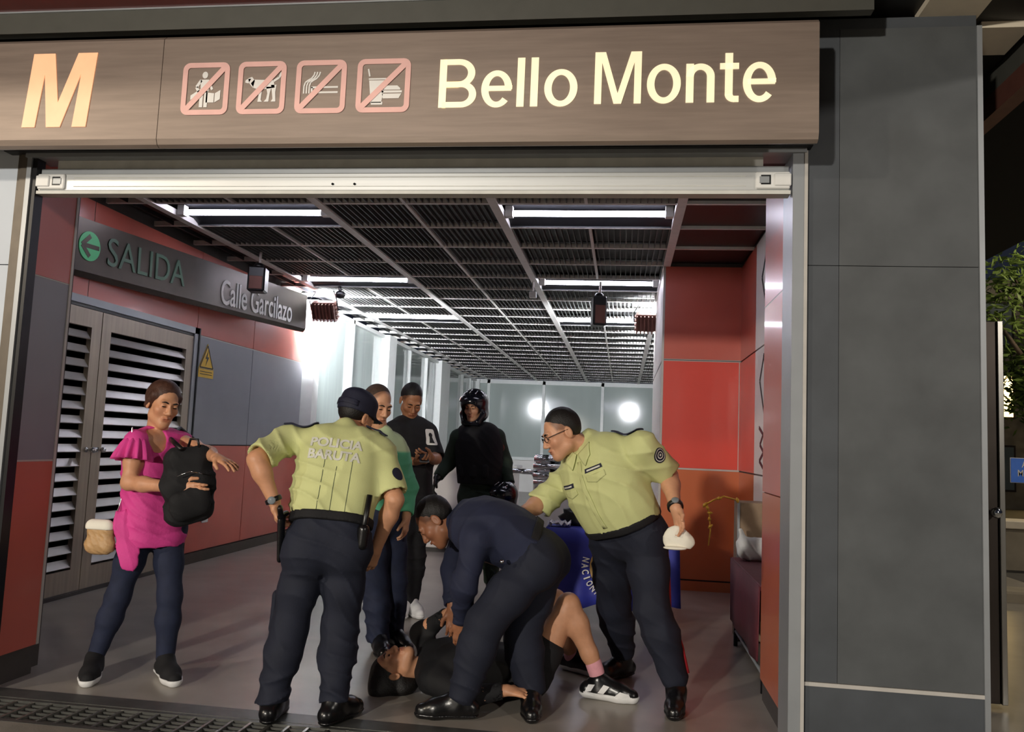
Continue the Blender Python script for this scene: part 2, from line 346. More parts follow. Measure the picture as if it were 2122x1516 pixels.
for (x0, x1), fg in zip(px0, figs):
    pg = empty('pictogram', (x0, SY, 2.75)); pg.parent = sg; zz0, zz1 = 2.750, 3.000
    S = lambda P: [[(x0 + .022 + u * (x1 - x0 - .044), zz0 + .015 + v * (zz1 - zz0 - .03)) for u, v in q] for q in P]
    prism('figure', 'white_paint', S(fg), TF(), .002, pg)
    o_, i_ = rrect(x0, x1, zz0, zz1, .034), rrect(x0 + .024, x1 - .024, zz0 + .024, zz1 - .024, .014); n = len(o_)
    prism('frame', 'pink_paint', [[o_[i], o_[(i + 1) % n], i_[(i + 1) % n], i_[i]] for i in range(n)], TF(.002), .002, pg)
    prism('slash', 'pink_paint', band([(x0 + .028, zz0 + .028), (x1 - .028, zz1 - .028)], .026), TF(.004), .001, pg)
    adopt(pg)
adopt(sg)
for c in sg.children:
    if c.type == 'EMPTY': c.matrix_parent_inverse = Matrix.Translation(-sg.location)
# ---- reveals (sides of the opening)
wl = box('wall_reveal_left', 'joint', -3.2, -3.045, FY + .05, 4.10, 0, 3.1, **ST)
for z0, z1, m in ((.15, 1.108, 'red'), (1.118, 2.066, 'panel_grey'), (2.074, 3.1, 'red')): box('panel', m, -3.047, -3.032, FY + .03, 4.105, z0, z1, wl)
box('joint_strip', 'joint_light', -3.046, -3.034, FY + .03, 4.105, 2.067, 2.0735, wl); box('joint_strip', 'joint_light', -3.046, -3.034, FY + .03, 4.105, 1.1085, 1.1175, wl)
box('corner_trim', 'joint_light', -3.047, -3.028, 4.10, 4.118, .15, 3.1, wl); box('base', 'joint', -3.2, -3.07, FY + .05, 4.04, 0, .15, wl)
wr = box('wall_reveal_right', 'joint', .775, .95, FY + .03, 4.655, 0, 3.1, **ST)
for z0, z1, m in ((.12, 1.098, 'orange'), (1.104, 2.105, 'red'), (2.112, 3.1, 'red')): box('panel', m, .758, .776, FY + .12, 4.66, z0, z1, wr)
box('joint_strip', 'joint_light', .7585, .77, FY + .12, 4.66, 2.106, 2.111, wr)
# ---- left wall with louvred double door
XL = -4.2
wal = box('wall_left', 'joint', XL - .2, XL - .02, 4.0, 10.4, 0, 3.3, **ST)
box('wall_left', 'joint', XL - .2, -3.2, 3.95, 4.05, 0, 3.3, **ST)
pan = []
for ya, yb in ((4.05, 5.90), (5.91, 7.60)): pan += [(ya, yb, 2.31, 3.08, 'red')]
for ya, yb in ((7.61, 8.86), (8.87, 10.34)): pan += [(ya, yb, .11, 1.158, 'red'), (ya, yb, 1.17, 2.245, 'panel_grey'), (ya, yb, 2.257, 3.08, 'red')]
for ya, yb, z0, z1, m in pan: box('panel', m, XL - .02, XL, ya, yb, z0, z1, wal)
box('joint_strip', 'joint_light', XL - .018, XL - .004, 5.90, 5.91, 2.31, 3.08, wal); box('joint_strip', 'joint_light', XL - .018, XL - .004, 7.6, 10.34, 2.246, 2.256, wal)
box('panel', 'red', XL - .02, XL, 4.05, 4.60, .11, 2.30, wal)
box('baseboard_left', 'bronze_dark', XL - .02, XL + .02, 7.6, 10.34, 0, .10, **ST)
# door
dr = empty('door_1', (XL, 6.1, 0), kind='structure', label='grey steel double door with white horizontal louvres in the left wall', category='door')
box('frame', 'alu_grey', XL - .03, XL + .03, 7.52, 7.60, 0, 2.31, dr); box('frame', 'alu_grey', XL - .03, XL + .03, 4.6, 7.60, 2.25, 2.31, dr); box('frame', 'black_metal', XL - .03, XL + .018, 4.6, 7.53, 2.225, 2.25, dr); box('frame', 'black_metal', XL - .03, XL + .04, 7.59, 7.61, 0, 2.31, dr)
for ya, yb in ((4.62, 6.085), (6.095, 7.515)):
    lf = empty('door_leaf', (XL, ya, 0)); lf.parent = dr
    for a, b, z0, z1 in ((ya, ya + .12, .03, 2.22), (yb - .12, yb, .03, 2.22), (ya + .12, yb - .12, 2.08, 2.22), (ya + .12, yb - .12, .03, .20)): box('stile', 'door_frame', XL - .02, XL + .02, a, b, z0, z1, lf)
    box('backing', 'black_void', XL - .03, XL - .02, ya + .1, yb - .1, .1, 2.15, lf)
    n = 17; st = (2.08 - .20) / n
    bm = bmesh.new(); L = yb - ya - .24
    prism_bm(bm, [(-.018, .0), (.018, .058), (.022, .052), (-.012, -.006)][::-1], lambda u, v, ww: (-u, ww, v), L)
    bmesh.ops.recalc_face_normals(bm, faces=bm.faces); sm = mesh_from_bm('slat', bm)
    for i in range(n):
        o = link('slat', sm, 'door_slat', lf); o.location = (XL, ya + .12, .20 + i * st + .02)
    adopt(lf)
hd = lathe('handle', 'chrome', [(.022, 0), (.022, .012), (.012, .014), (.012, .05), (.024, .055), (.026, .075), (.012, .085)], (XL + .02, 6.02, 1.12), (1, 0, 0), 12, dr)
lathe('handle', 'chrome', [(.022, 0), (.022, .012), (.012, .014), (.012, .05), (.022, .055), (.02, .075)], (XL + .02, 6.15, 1.12), (1, 0, 0), 12, dr)
box('sill', 'joint', XL - .02, XL + .04, 4.6, 7.6, 0, .028, dr)
adopt(dr)
for c in dr.children:
    if c.type == 'EMPTY': c.matrix_parent_inverse = Matrix.Translation(-dr.location)
# ---- exit sign on the left wall (stands off the wall at its far end)
p0 = Vector((-4.17, 5.50, 2.42)); p1 = Vector((-3.83, 9.45, 2.52)); dv = (p1 - p0); LS = dv.length; dv.normalize(); nrm = dv.cross(Vector((0, 0, 1))).normalized(); upv = nrm.cross(dv).normalized()
TS = lambda off=0.: (lambda u, v, ww: p0 + dv * u + upv * v + nrm * (off + ww))
ex = empty('exit_sign', p0, label='long dark bronze exit sign with green arrow, SALIDA and Calle Garcilazo', category='sign')
bm = bmesh.new(); prism_bm(bm, [(-.10, .03), (-.10, .47), (0, .47), (.0, .06), (-.03, .02)], lambda u, v, ww: p0 + dv * ww + upv * v + nrm * u, LS); bmesh.ops.recalc_face_normals(bm, faces=bm.faces)
link('sign_box', mesh_from_bm('sign_box', bm), 'bronze_dark', ex)
yc_ = lambda Y: (Y - p0.y) / dv.y
ac = yc_(5.80)
prism('arrow_disc', 'green_sign', [circ(ac, .265, .115, 28)], TS(.002), .004, ex)
prism('arrow', 'bronze_dark', band([(ac + .10, .265), (ac - .07, .265)], .034) + band([(ac, .345), (ac - .085, .265), (ac, .185)], .034), TS(.006), .003, ex)
def sign_text(s, ya, yb, v0, v1, m, bold=0.0):
    me = text_mesh(s, 1, .004, bold); fit_mesh(me, TS(.004), yc_(ya), yc_(yb), v0, v1); me.materials.clear(); return link('lettering', me, m, ex)
sign_text('SALIDA', 6.00, 7.02, .155, .385, 'sign_dim'); sign_text('Calle Garcilazo', 7.62, 9.08, .09, .345, 'white_paint', .01)
box('bracket', 'black_metal', XL, -3.99, 8.8, 8.85, 2.6, 2.8, ex)
adopt(ex)
# ---- warning sign, outlet, conduit stub
ws = empty('warning_sign', (XL, 7.85, 1.84), label='yellow triangular high voltage sign on the grey panel beside the door', category='sign')
TW = lambda off=0.: (lambda u, v, ww: (XL + .003 + off + ww, 7.68 + u, 1.84 + v))
prism('plate', 'yellow_sign', [[(0, .09), (.30, .09), (.15, .345)], rect(0, .30, 0, .085)], TW(), .003, ws)
prism('border', 'black_paint', band([(.018, .10), (.282, .10), (.15, .325), (.018, .10)], .012), TW(.003), .002, ws)
prism('lightning_bolt', 'black_paint', [[(.165, .28), (.12, .19), (.15, .19), (.13, .12), (.185, .21), (.152, .21)]], TW(.003), .002, ws)
prism('caption_bar', 'black_paint', [rect(.03, .27, .055, .062), rect(.03, .27, .03, .037)], TW(.003), .001, ws)
adopt(ws)
so = empty('wall_outlet', (XL, 8.03, .39), label='small white socket plate low on the red panel', category='outlet')
box('plate', 'plastic_white', XL, XL + .012, 7.97, 8.09, .38, .50, so, bev=.004); box('socket', 'joint', XL + .012, XL + .014, 8.0, 8.06, .41, .47, so); adopt(so)
# ---- glazed left wall of the corridor
XG = -4.15
wg = box('wall_glass_left', 'white_wall', XG - .15, XG - .05, 10.36, 23, 0, .9, **ST)
ys = [(10.36, .20, 1), (12.1, .06, 0), (13.8, .45, 1), (15.56, .06, 0), (16.96, .06, 0), (18.0, .9, 1), (20.9, .06, 0), (22.0, .06, 0), (22.9, .1, 1)]
for y0, wd, big in ys: box('mullion', 'white_frame', XG - .12, XG + (.10 if big else .02), y0, y0 + wd, 0 if big else .9, 3.1, wg)
box('rail', 'white_frame', XG - .12, XG + .03, 10.4, 23, .88, .95, wg); box('rail', 'white_frame', XG - .12, XG + .02, 10.4, 23, 3.04, 3.1, wg)
for i in range(len(ys) - 1):
    y0 = ys[i][0] + ys[i][1]; y1 = ys[i + 1][0]
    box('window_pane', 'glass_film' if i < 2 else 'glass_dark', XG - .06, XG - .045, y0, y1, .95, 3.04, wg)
# ---- far wall
wb = box('wall_back', 'white_wall', -4.3, 3.5, 23.1, 23.3, 0, .9, **ST)
box('rail', 'white_frame', -4.3, 3.5, 23.0, 23.12, .88, .96, wb); box('rail', 'white_frame', -4.3, 3.5, 23.0, 23.12, 3.0, 3.12, wb)
xs = [-3.80, -2.23, -.59, 1.05, 2.7]
for x in xs: box('mullion', 'white_frame', x - .04, x + .04, 23.0, 23.12, .9, 3.1, wb)
for a, b in zip([-4.3] + xs[:-1], xs): box('window_pane', 'glass_film', a + .04, b - .04, 23.06, 23.08, .95, 3.05, wb)
# ---- right side: red block, inner right wall
wk = box('wall_block', 'joint', .372, 1.3, 8.115, 10.6, 0, 3.3, **ST)
for z0, z1, m in ((0.0, .09, 'orange'), (.105, 1.128, 'orange'), (1.146, 2.17, 'bright_red'), (2.192, 3.1, 'red')):
    box('panel', m, .36, 1.10, 8.10, 8.116, z0, z1, wk); box('panel', 'white_wall', .36, .374, 8.116, 10.6, z0, z1, wk)
for z0, z1 in ((1.129, 1.145), (2.171, 2.178), (2.185, 2.191)): box('joint_strip', 'joint_light', .362, 1.10, 8.103, 8.116, z0, z1, wk)
box('corner_trim', 'joint_light', .352, .372, 8.094, 8.112, 0, 3.1, wk); box('joint_strip', 'joint_light', 1.085, 1.093, 8.098, 8.104, 1.146, 2.17, wk)
wri = box('wall_right', 'joint', 1.115, 1.3, 4.7, 8.11, 0, 3.3, **ST)
for ya, yb, ms in ((7.22, 8.10, ('orange', 'bright_red', 'red')), (4.7, 7.21, ('white_wall', 'white_wall', 'white_wall'))):
    for (z0, z1), m in zip(((.1, 1.128), (1.142, 2.17), (2.184, 3.1)), ms): box('panel', m, 1.10, 1.116, ya, yb, z0, z1, wri)
box('baseboard_right', 'joint', 1.09, 1.115, 4.7, 8.1, 0, .1, **ST)
box('wall_right', 'white_wall', 1.6, 1.8, 10.6, 23.2, 0, 3.3, **ST); box('wall_right', 'white_wall', 1.25, 1.65, 10.5, 10.62, 0, 3.3, **ST)
box('wall_right', 'joint', .776, 1.3, 4.60, 4.70, 0, 3.3, **ST)
gf = empty('graffiti', (1.10, 6.9, 1.3), label='dark scribbled marks on the white panel of the right wall', category='graffiti')
for bb_ in ([(6.75, 2.1), (6.95, 1.9), (6.70, 1.6), (6.62, 1.9), (6.78, 2.1)], [(6.62, 2.98), (6.9, 2.75), (6.7, 2.5)]): prism('scribble', 'black_paint', band(bb_, .03), lambda u, v, ww: (1.098 - ww, u, v), .002, gf)
prism('scribble', 'maroon_cloth', band([(6.95, 1.52), (6.75, 1.46), (6.9, 1.38), (6.72, 1.32), (6.92, 1.25), (6.75, 1.2)], .03), lambda u, v, ww: (1.098 - ww, u, v), .002, gf)
adopt(gf)
# ---- ceiling: dark void, rails, louvre panels
CZ = 3.1
ce = box('ceiling', 'black_void', -4.4, 3.6, 3.9, 23.4, 3.36, 3.45, **ST)
RX = [-3.81, -2.41, -1.02, .38]; MX = [-3.11, -1.715, -.32]
YC = [3.97 + .69 * i for i in range(28)]; NX_ = 1.6
for x in RX: box('main_rail', 'rail', x - .035, x + .035, 3.95, 23.1, CZ, CZ + .05, ce)
for i, y in enumerate(YC): box('cross_rail', 'rail', XL, 1.11 if y < 8.1 else (.37 if y < 10.6 else 1.6), y - (.016 if i % 2 else .012), y + (.016 if i % 2 else .012), CZ + .008, CZ + .05, ce)
lights_rows = [3, 7, 11]
def slat_panel(w, l, n, open_=True):
    bm = bmesh.new()
    for i in range(n):
        x = -w / 2 + (i + .5) * w / n; box_bm(bm, x - .0035, x + .0035, -l / 2, l / 2, 0, .038)
    box_bm(bm, -w / 2, w / 2, -l / 2, l / 2, .060, .064)
    return mesh_from_bm('louvre_panel', bm)
pm = slat_panel(.66, .655, 13); pm.materials.append(M['slat_black'])
pn = slat_panel(.34, .655, 1); pn.materials.append(M['black_metal'])
bm = bmesh.new(); box_bm(bm, -.36, .36, -.328, .328, .02, .03); pd = mesh_from_bm('solid_panel', bm); pd.materials.append(M['black_metal'])
allx = sorted(RX + MX)
for i in range(len(YC) - 1):
    yc = (YC[i] + YC[i + 1]) / 2
    for a, b in zip(allx[:-1], allx[1:]):
        if i in lights_rows and (a < -2.42 or a > -1.1): continue
        o = link('louvre_panel', pm, None, ce); o.location = ((a + b) / 2, yc, CZ + .012)
    o = link('solid_panel', pn, None, ce); o.location = (-4.01, yc, CZ + .012)
    if yc < 8.1: o = link('solid_panel', pd, None, ce); o.location = (.745, yc, CZ + .012)
    elif yc > 10.6: o = link('louvre_panel', pm, None, ce); o.location = (.745, yc, CZ + .012)
    if i not in lights_rows:
        for x in MX:
            o = box('minor_rail', 'rail', x - .012, x + .012, YC[i] + .014, YC[i + 1] - .014, CZ + .008, CZ + .05, ce)
    else:
        o = box('minor_rail', 'rail', MX[1] - .012, MX[1] + .012, YC[i] + .014, YC[i + 1] - .014, CZ + .008, CZ + .05, ce)
place_w = ['left row', 'right row']; dist_w = ['nearest the entrance', 'in the middle', 'farthest from the entrance']
for k, i in enumerate(lights_rows):
    yc = (YC[i] + YC[i + 1]) / 2
    for side, (a, b) in enumerate(((RX[0], RX[1]), (RX[2], RX[3]))):
        t = empty('ceiling_light', ((a + b) / 2, yc, CZ), label='fluorescent tube light in black trough, %s of ceiling, %s' % (place_w[side], dist_w[k]), category='ceiling light', group='fluorescent ceiling lights')
        bm = bmesh.new(); x0, x1 = a + .04, b - .04
        box_bm(bm, x0, x1, yc - .32, yc + .32, CZ + .10, CZ + .11); box_bm(bm, x0, x1, yc - .33, yc - .32, CZ + .01, CZ + .11); box_bm(bm, x0, x1, yc + .32, yc + .33, CZ + .01, CZ + .11)
        prism_bm(bm, [(yc - .32, CZ + .02), (yc - .10, CZ + .09), (yc - .32, CZ + .09)], lambda u, v, ww: (x0 + ww, u, v), x1 - x0)
        prism_bm(bm, [(yc + .32, CZ + .02), (yc + .10, CZ + .09), (yc + .32, CZ + .09)], lambda u, v, ww: (x0 + ww, u, v), x1 - x0)
        bmesh.ops.recalc_face_normals(bm, faces=bm.faces); link('trough', mesh_from_bm('trough', bm), 'black_metal', t)
        bm = bmesh.new(); tube_bm(bm, [(x0 + .06, yc, CZ + .035), (x1 - .06, yc, CZ + .035)], .024, 8); link('tube', mesh_from_bm('tube', bm), 'tube', t)
        for xx in (x0, x1 - .06): box('end_cap', 'plastic_white', xx, xx + .06, yc - .035, yc + .035, CZ + .005, CZ + .09, t)
        adopt(t)
# ---- floodlights with finned housings, aimed down the corridor
def floodlight(c, lab):
    c = Vector(c); t = empty('floodlight', c + Vector((0, 0, .25)), label=lab, category='floodlight', group='finned floodlights under the ceiling')
    fr = Matrix.Rotation(math.radians(30), 4, 'X'); T = lambda p: c + fr @ Vector(p)
    bm = bmesh.new(); box_bm(bm, -.15, .15, -.03, .07, -.11, .11, .008); bm.transform(Matrix.Translation(c) @ fr); link('housing', mesh_from_bm('housing', bm), 'brown_housing', t)
    for i in range(7):
        bm = bmesh.new(); x = -.138 + i * .046; box_bm(bm, x - .007, x + .007, -.075, -.03, -.125, .10); box_bm(bm, x - .007, x + .007, -.03, .05, -.135, -.11); bm.transform(Matrix.Translation(c) @ fr); link('fin', mesh_from_bm('fin', bm), 'brown_housing', t)
    for s in (-1, 1):
        for i in range(4):
            bm = bmesh.new(); z = -.09 + i * .055; box_bm(bm, s * .15, s * .168, -.03, .05, z - .008, z + .008); bm.transform(Matrix.Translation(c) @ fr); link('fin', mesh_from_bm('fin', bm), 'brown_housing', t)
    bm = bmesh.new(); box_bm(bm, -.13, .13, .071, .074, -.09, .09); bm.transform(Matrix.Translation(c) @ fr); link('led_face', mesh_from_bm('led_face', bm), 'flood_led', t)
    tube('bracket', 'black_metal', [T((-.175, 0, 0)), T((-.175, 0, .14)), (c.x - .1, c.y, CZ + .01)], .008, t); tube('bracket', 'black_metal', [T((.175, 0, 0)), T((.175, 0, .14)), (c.x + .1, c.y, CZ + .01)], .008, t)
    adopt(t)
floodlight((-3.72, 9.75, 2.86), 'finned brown floodlight hanging at the end of the exit sign'); floodlight((.27, 10.2, 2.86), 'finned brown floodlight hanging beside the red block')
# ---- things hanging from the ceiling
def hung_box(x, y, z0, z1, wx, lab, name='loudspeaker'):
    t = empty(name, (x, y, z1), label=lab, category='loudspeaker')
    bm = bmesh.new(); box_bm(bm, -wx / 2, wx / 2, -.09, .09, z0, z1, .015); bm.transform(Matrix.Translation((x, y, 0)) @ Matrix.Rotation(math.radians(12), 4, 'Z')); link('cabinet', mesh_from_bm('cabinet', bm), 'plastic_black', t)
    bm = bmesh.new(); box_bm(bm, -wx / 2 + .02, wx / 2 - .02, -.097, -.09, z0 + .02, z1 - .10, .004); bm.transform(Matrix.Translation((x, y, 0)) @ Matrix.Rotation(math.radians(12), 4, 'Z')); link('grille', mesh_from_bm('grille', bm), 'brown_housing', t)
    tube('hanger', 'rail', [(x + .01, y, z1), (x + .01, y, CZ + .01)], .014, t); lathe('cap', 'plastic_black', [(.05, 0), (.05, .03), (.03, .05)], (x, y, z1 - .005), (0, 0, 1), 12, t)
    adopt(t)
hung_box(-.30, 8.95, 2.62, 2.94, .15, 'black loudspeaker hanging from the ceiling left of the red block'); hung_box(-3.65, 7.7, 2.70, 2.95, .17, 'black loudspeaker hanging in front of the exit sign')
t = empty('security_camera', (-3.42, 9.45, CZ), label='small black dome camera hanging from the ceiling beside the floodlight', category='camera')
lathe('dome', 'plastic_black', [(.01, -.10), (.045, -.09), (.06, -.06), (.06, -.03), (.035, -.01)], (-3.42, 9.45, CZ - .04), (0, 0, 1), 14, t); tube('arm', 'plastic_black', [(-3.42, 9.45, CZ - .06), (-3.44, 9.45, CZ + .01)], .02, t); adopt(t)
t = empty('sensor', (-1.02, 8.95, CZ), label='small white sensor box hanging below the ceiling rail', category='sensor')
box('case', 'plastic_white', -1.07, -.99, 8.92, 8.98, 2.92, 2.99, t, bev=.006); tube('stem', 'rail', [(-1.03, 8.95, 2.985), (-1.03, 8.95, CZ + .01)], .01, t); adopt(t)
t = empty('smoke_detector', (.72, 5.9, CZ), label='small cream smoke detector on the dark ceiling above the right reveal', category='smoke detector')
lathe('case', 'plastic_white', [(.05, 0), (.05, -.03), (.03, -.045)], (.62, 5.75, CZ + .02), (0, 0, 1), 14, t); adopt(t)
# ================================================================== FURNITURE AND OUTDOORS
# ---- table with maroon cloth at the right wall
t = empty('table', (.93, 5.35, 0), label='low table under a maroon cloth against the right wall', category='table')
box('table_top', 'maroon_cloth', .77, 1.085, 4.76, 6.0, .555, .585, t, bev=.006)
bm = bmesh.new(); n = 26; rows = []
per = [(1.08, 6.0)] + [(.77, 6.0)] + [(.77, 6.0 - 1.24 * i / n) for i in range(1, n + 1)]
for zz in (.58, .42, .28, .17): rows.append([bm.verts.new((x - (.006 + .012 * math.sin(9 * y + 1.3)) * (.58 - zz) * 2.4 - .004, y + (.012 if i < 2 else 0), zz + (.012 * math.sin(7 * y) if zz < .2 else 0))) for i, (x, y) in enumerate(per)])
for r0, r1 in zip(rows[:-1], rows[1:]):
    for i in range(len(per) - 1): bm.faces.new((r0[i], r0[i + 1], r1[i + 1], r1[i]))
bmesh.ops.recalc_face_normals(bm, faces=bm.faces); o = link('cloth', mesh_from_bm('cloth', bm), 'maroon_cloth', t, True)
md = o.modifiers.new('thickness', 'SOLIDIFY'); md.thickness = .004
for x in (.80, 1.05):
    for y in (4.82, 5.93): tube('leg', 'black_metal', [(x, y, 0), (x, y, .56)], .014, t)
tube('stretcher', 'alu_grey', [(.80, 4.84, .10), (.80, 5.93, .10)], .010, t); adopt(t)
t = empty('carton', (.98, 6.25, 0), label='brown cardboard box standing on end behind the maroon table', category='box')
box('body', 'cardboard', .83, 1.03, 6.08, 6.34, .0, .96, t, bev=.004); box('edge_strip', 'alu_grey', .82, .835, 6.07, 6.09, 0, .96, t); box('side_panel', 'plastic_black', 1.03, 1.05, 6.08, 6.34, 0, .95, t); adopt(t)
# ---- table with the blue police cloth
bt = empty('blue_table', (0, 6.7, 0), label='folding table draped with a blue cloth printed with a police emblem', category='table')
box('table_top', 'blue_cloth', -.56, .44, 6.42, 6.98, .655, .68, bt, bev=.008)
bm = bmesh.new(); n = 40; per = [(-.56, 6.98 - .56 * i / 12) for i in range(12)] + [(-.56 + 1.0 * i / n, 6.42) for i in range(n + 1)] + [(.44, 6.42 + .56 * i / 12) for i in range(1, 13)]
rows = []
for zz in (.68, .56, .42, .30, .20, .12):
    s = (.68 - zz) / .56; row = []
    for i, (x, y) in enumerate(per):
        wob = .014 * math.sin(i * .9) * s; ox = (-1 if x < -.55 else (1 if x > .43 else 0)); oy = -1 if abs(y - 6.42) < .001 else 0
        row.append(bm.verts.new((x + ox * (.012 + wob) * (.4 + s), y + oy * (.010 + wob + .02 * s), zz - (.03 * math.sin(i * .35) if zz < .15 else 0))))
    rows.append(row)
for r0, r1 in zip(rows[:-1], rows[1:]):
    for i in range(len(per) - 1): bm.faces.new((r0[i], r0[i + 1], r1[i + 1], r1[i]))
bmesh.ops.recalc_face_normals(bm, faces=bm.faces); cl = link('cloth', mesh_from_bm('cloth', bm), 'blue_cloth', bt, True)
md = cl.modifiers.new('thickness', 'SOLIDIFY'); md.thickness = .003
TB = lambda off=0.: (lambda u, v, ww: (u, 6.365 - off - ww, v))
ec = (-.03, .41)
prism('emblem', 'gold_emblem', [circ(ec[0], ec[1], .19, 40, .19)], TB(), .004, bt)
prism('emblem_ring', 'blue_cloth', stroke_o(ec[0], ec[1], .165, .165, .012), TB(.004), .002, bt)
prism('emblem_figure', 'blue_cloth', [circ(ec[0], ec[1] + .05, .05, 14), [(ec[0] - .06, ec[1] - .10), (ec[0] + .06, ec[1] - .10), (ec[0] + .04, ec[1] + .02), (ec[0] - .04, ec[1] + .02)]], TB(.004), .002, bt)
def arc_text(s, r, a0, a1, size, inward=False):
    for i, ch in enumerate(s):
        a = math.radians(a0 + (a1 - a0) * i / max(1, len(s) - 1)); me = text_mesh(ch, 1, .002, .02)
        if not len(me.vertices): continue
        ux, uz = (math.cos(a), math.sin(a)); tx, tz = (math.sin(a), -math.cos(a))
        if inward: tx, tz = -tx, -tz; ux, uz = -ux, -uz
        cx, cz = ec[0] + r * math.cos(a), ec[1] + r * math.sin(a); base = TB(.002)
        fit_mesh(me, lambda u, v, ww: base(cx + tx * u + ux * v, cz + tz * u + uz * v, ww), -size * .32 if ch != 'I' else -size * .1, size * .32 if ch != 'I' else size * .1, -size / 2, size / 2); me.materials.clear()
        link('letter', me, 'white_paint', bt)
arc_text('POLICIA', .225, 118, 62, .062); arc_text('NACIONAL', .225, 168, 248, .052, True)
for x in (-.5, .38):
    for y in (6.47, 6.93): tube('leg', 'alu_grey', [(x, y, 0), (x, y, .66)], .014, bt)
adopt(bt)
t = empty('dark_bag', (-.2, 6.72, .68), label='black bag lying open on the blue table', category='bag')
bm = bmesh.new(); bmesh.ops.create_icosphere(bm, subdivisions=3, radius=1)
for v in bm.verts:
    q = v.co.copy(); f = 1 + .12 * math.sin(5 * q.x + 3 * q.y) + .08 * math.sin(9 * q.z + 4 * q.x); v.co = Vector((-.22 + q.x * .24 * f, 6.74 + q.y * .15 * f, max(.682, .74 + q.z * .10 * f)))
link('body', mesh_from_bm('body', bm), 'plastic_black', t, True); tube('strap', 'plastic_black', [(-.36, 6.66, .78), (-.32, 6.62, .85), (-.22, 6.6, .87), (-.12, 6.62, .85), (-.08, 6.66, .79)], .010, t); adopt(t)
t = empty('papers', (-.48, 6.52, .68), label='crumpled white papers at the left end of the blue table', category='paper')
bm = bmesh.new()
for i in range(9):
    for j in range(6): bm.verts.new((-.56 + i * .022, 6.44 + j * .03, .688 + .035 * abs(math.sin(i * 1.3 + j * .9)) + .012 * math.sin(j * 2.1)))
bm.verts.ensure_lookup_table()
for i in range(8):
    for j in range(5): bm.faces.new([bm.verts[k] for k in (i * 6 + j, (i + 1) * 6 + j, (i + 1) * 6 + j + 1, i * 6 + j + 1)])
o = link('sheet', mesh_from_bm('sheet', bm), 'bag_white', t); md = o.modifiers.new('thickness', 'SOLIDIFY'); md.thickness = .002; adopt(t)
# ---- white cabinet and turnstile at the ticket line
t = empty('ticket_barrier', (-2.3, 9.9, 0), label='white half height cabinet behind the man in the black shirt', category='barrier')
box('body', 'white_wall', -3.0, -1.25, 9.7, 10.2, .05, 1.02, t, bev=.01); box('plinth', 'joint', -2.98, -1.27, 9.74, 10.16, 0, .05, t); box('worktop', 'white_frame', -3.03, -1.22, 9.67, 10.23, 1.02, 1.05, t, bev=.006)
for x in (-2.42, -1.83): box('door_joint', 'joint', x - .003, x + .003, 9.696, 9.702, .08, 1.0, t)
lathe('knob', 'black_metal', [(.02, 0), (.02, .02), (.012, .03)], (-1.42, 9.70, .72), (0, -1, 0), 10, t); adopt(t)
t = empty('turnstile', (-.75, 9.4, 0), label='chrome turnstile with a drum of round bars behind the leaning officer', category='turnstile')
box('cabinet', 'white_wall', -1.0, -.45, 9.45, 10.1, 0, .95, t, bev=.02); box('lid', 'alu', -1.02, -.43, 9.43, 10.12, .95, .98, t, bev=.01)
lathe('drum', 'black_metal', [(.10, 0), (.12, .01), (.12, .05), (.10, .06)], (-.80, 9.38, 1.02), (1, 0, 0), 18, t)
for i in range(9):
    a = 2 * math.pi * i / 9; c = Vector((-.82, 9.38 + .15 * math.cos(a), 1.02 + .15 * math.sin(a))); tube('bar', 'chrome', [c + Vector((-.16, 0, 0)), c + Vector((.16, 0, 0))], .032, t)
box('bearing', 'alu_grey', -.68, -.56, 9.3, 9.46, .90, 1.16, t, bev=.02); tube('arm', 'chrome', [(-1.28, 9.40, 1.0), (-.95, 9.40, 1.0)], .03, t); tube('guard_rail', 'chrome', [(-.66, 9.34, 1.0), (-.64, 9.32, 1.20), (-.52, 9.32, 1.24), (-.38, 9.35, 1.2), (-.36, 9.4, .98)], .014, t); adopt(t)
# ---- outdoors, right of the pillar
t = empty('steel_gate_leaf', (2.05, 4.92, 0), label='narrow dark steel door leaf with a round knob beyond the pillar', category='door')
box('leaf', 'bronze_dark', 1.80, 2.055, 4.90, 4.94, .02, 2.10, t, bev=.004); box('edge', 'steel', 2.055, 2.085, 4.885, 4.945, .02, 2.10, t, bev=.003); lathe('knob', 'chrome', [(.012, 0), (.012, .03), (.028, .04), (.03, .06), (.015, .075)], (2.02, 4.90, 1.04), (0, -1, 0), 12, t); adopt(t)
box('road', 'road', 1.6, 30, 9.0, 34, -.12, -.02, label='dark street behind the pavement', category='road', **ST)
t = box('kerb', 'concrete', 3.0, 14, 8.6, 9.0, -.1, .10, label='pale concrete kerb along the street', category='kerb', bev=.02)
t = empty('low_wall', (6.5, 11.5, 0), label='low concrete planter wall with a pale coping across the street', category='wall')
box('body', 'concrete', 4.2, 12, 11.4, 11.8, -.02, .50, t); box('coping', 'soffit_pale', 4.15, 12.05, 11.33, 11.87, .50, .60, t, bev=.01); adopt(t)
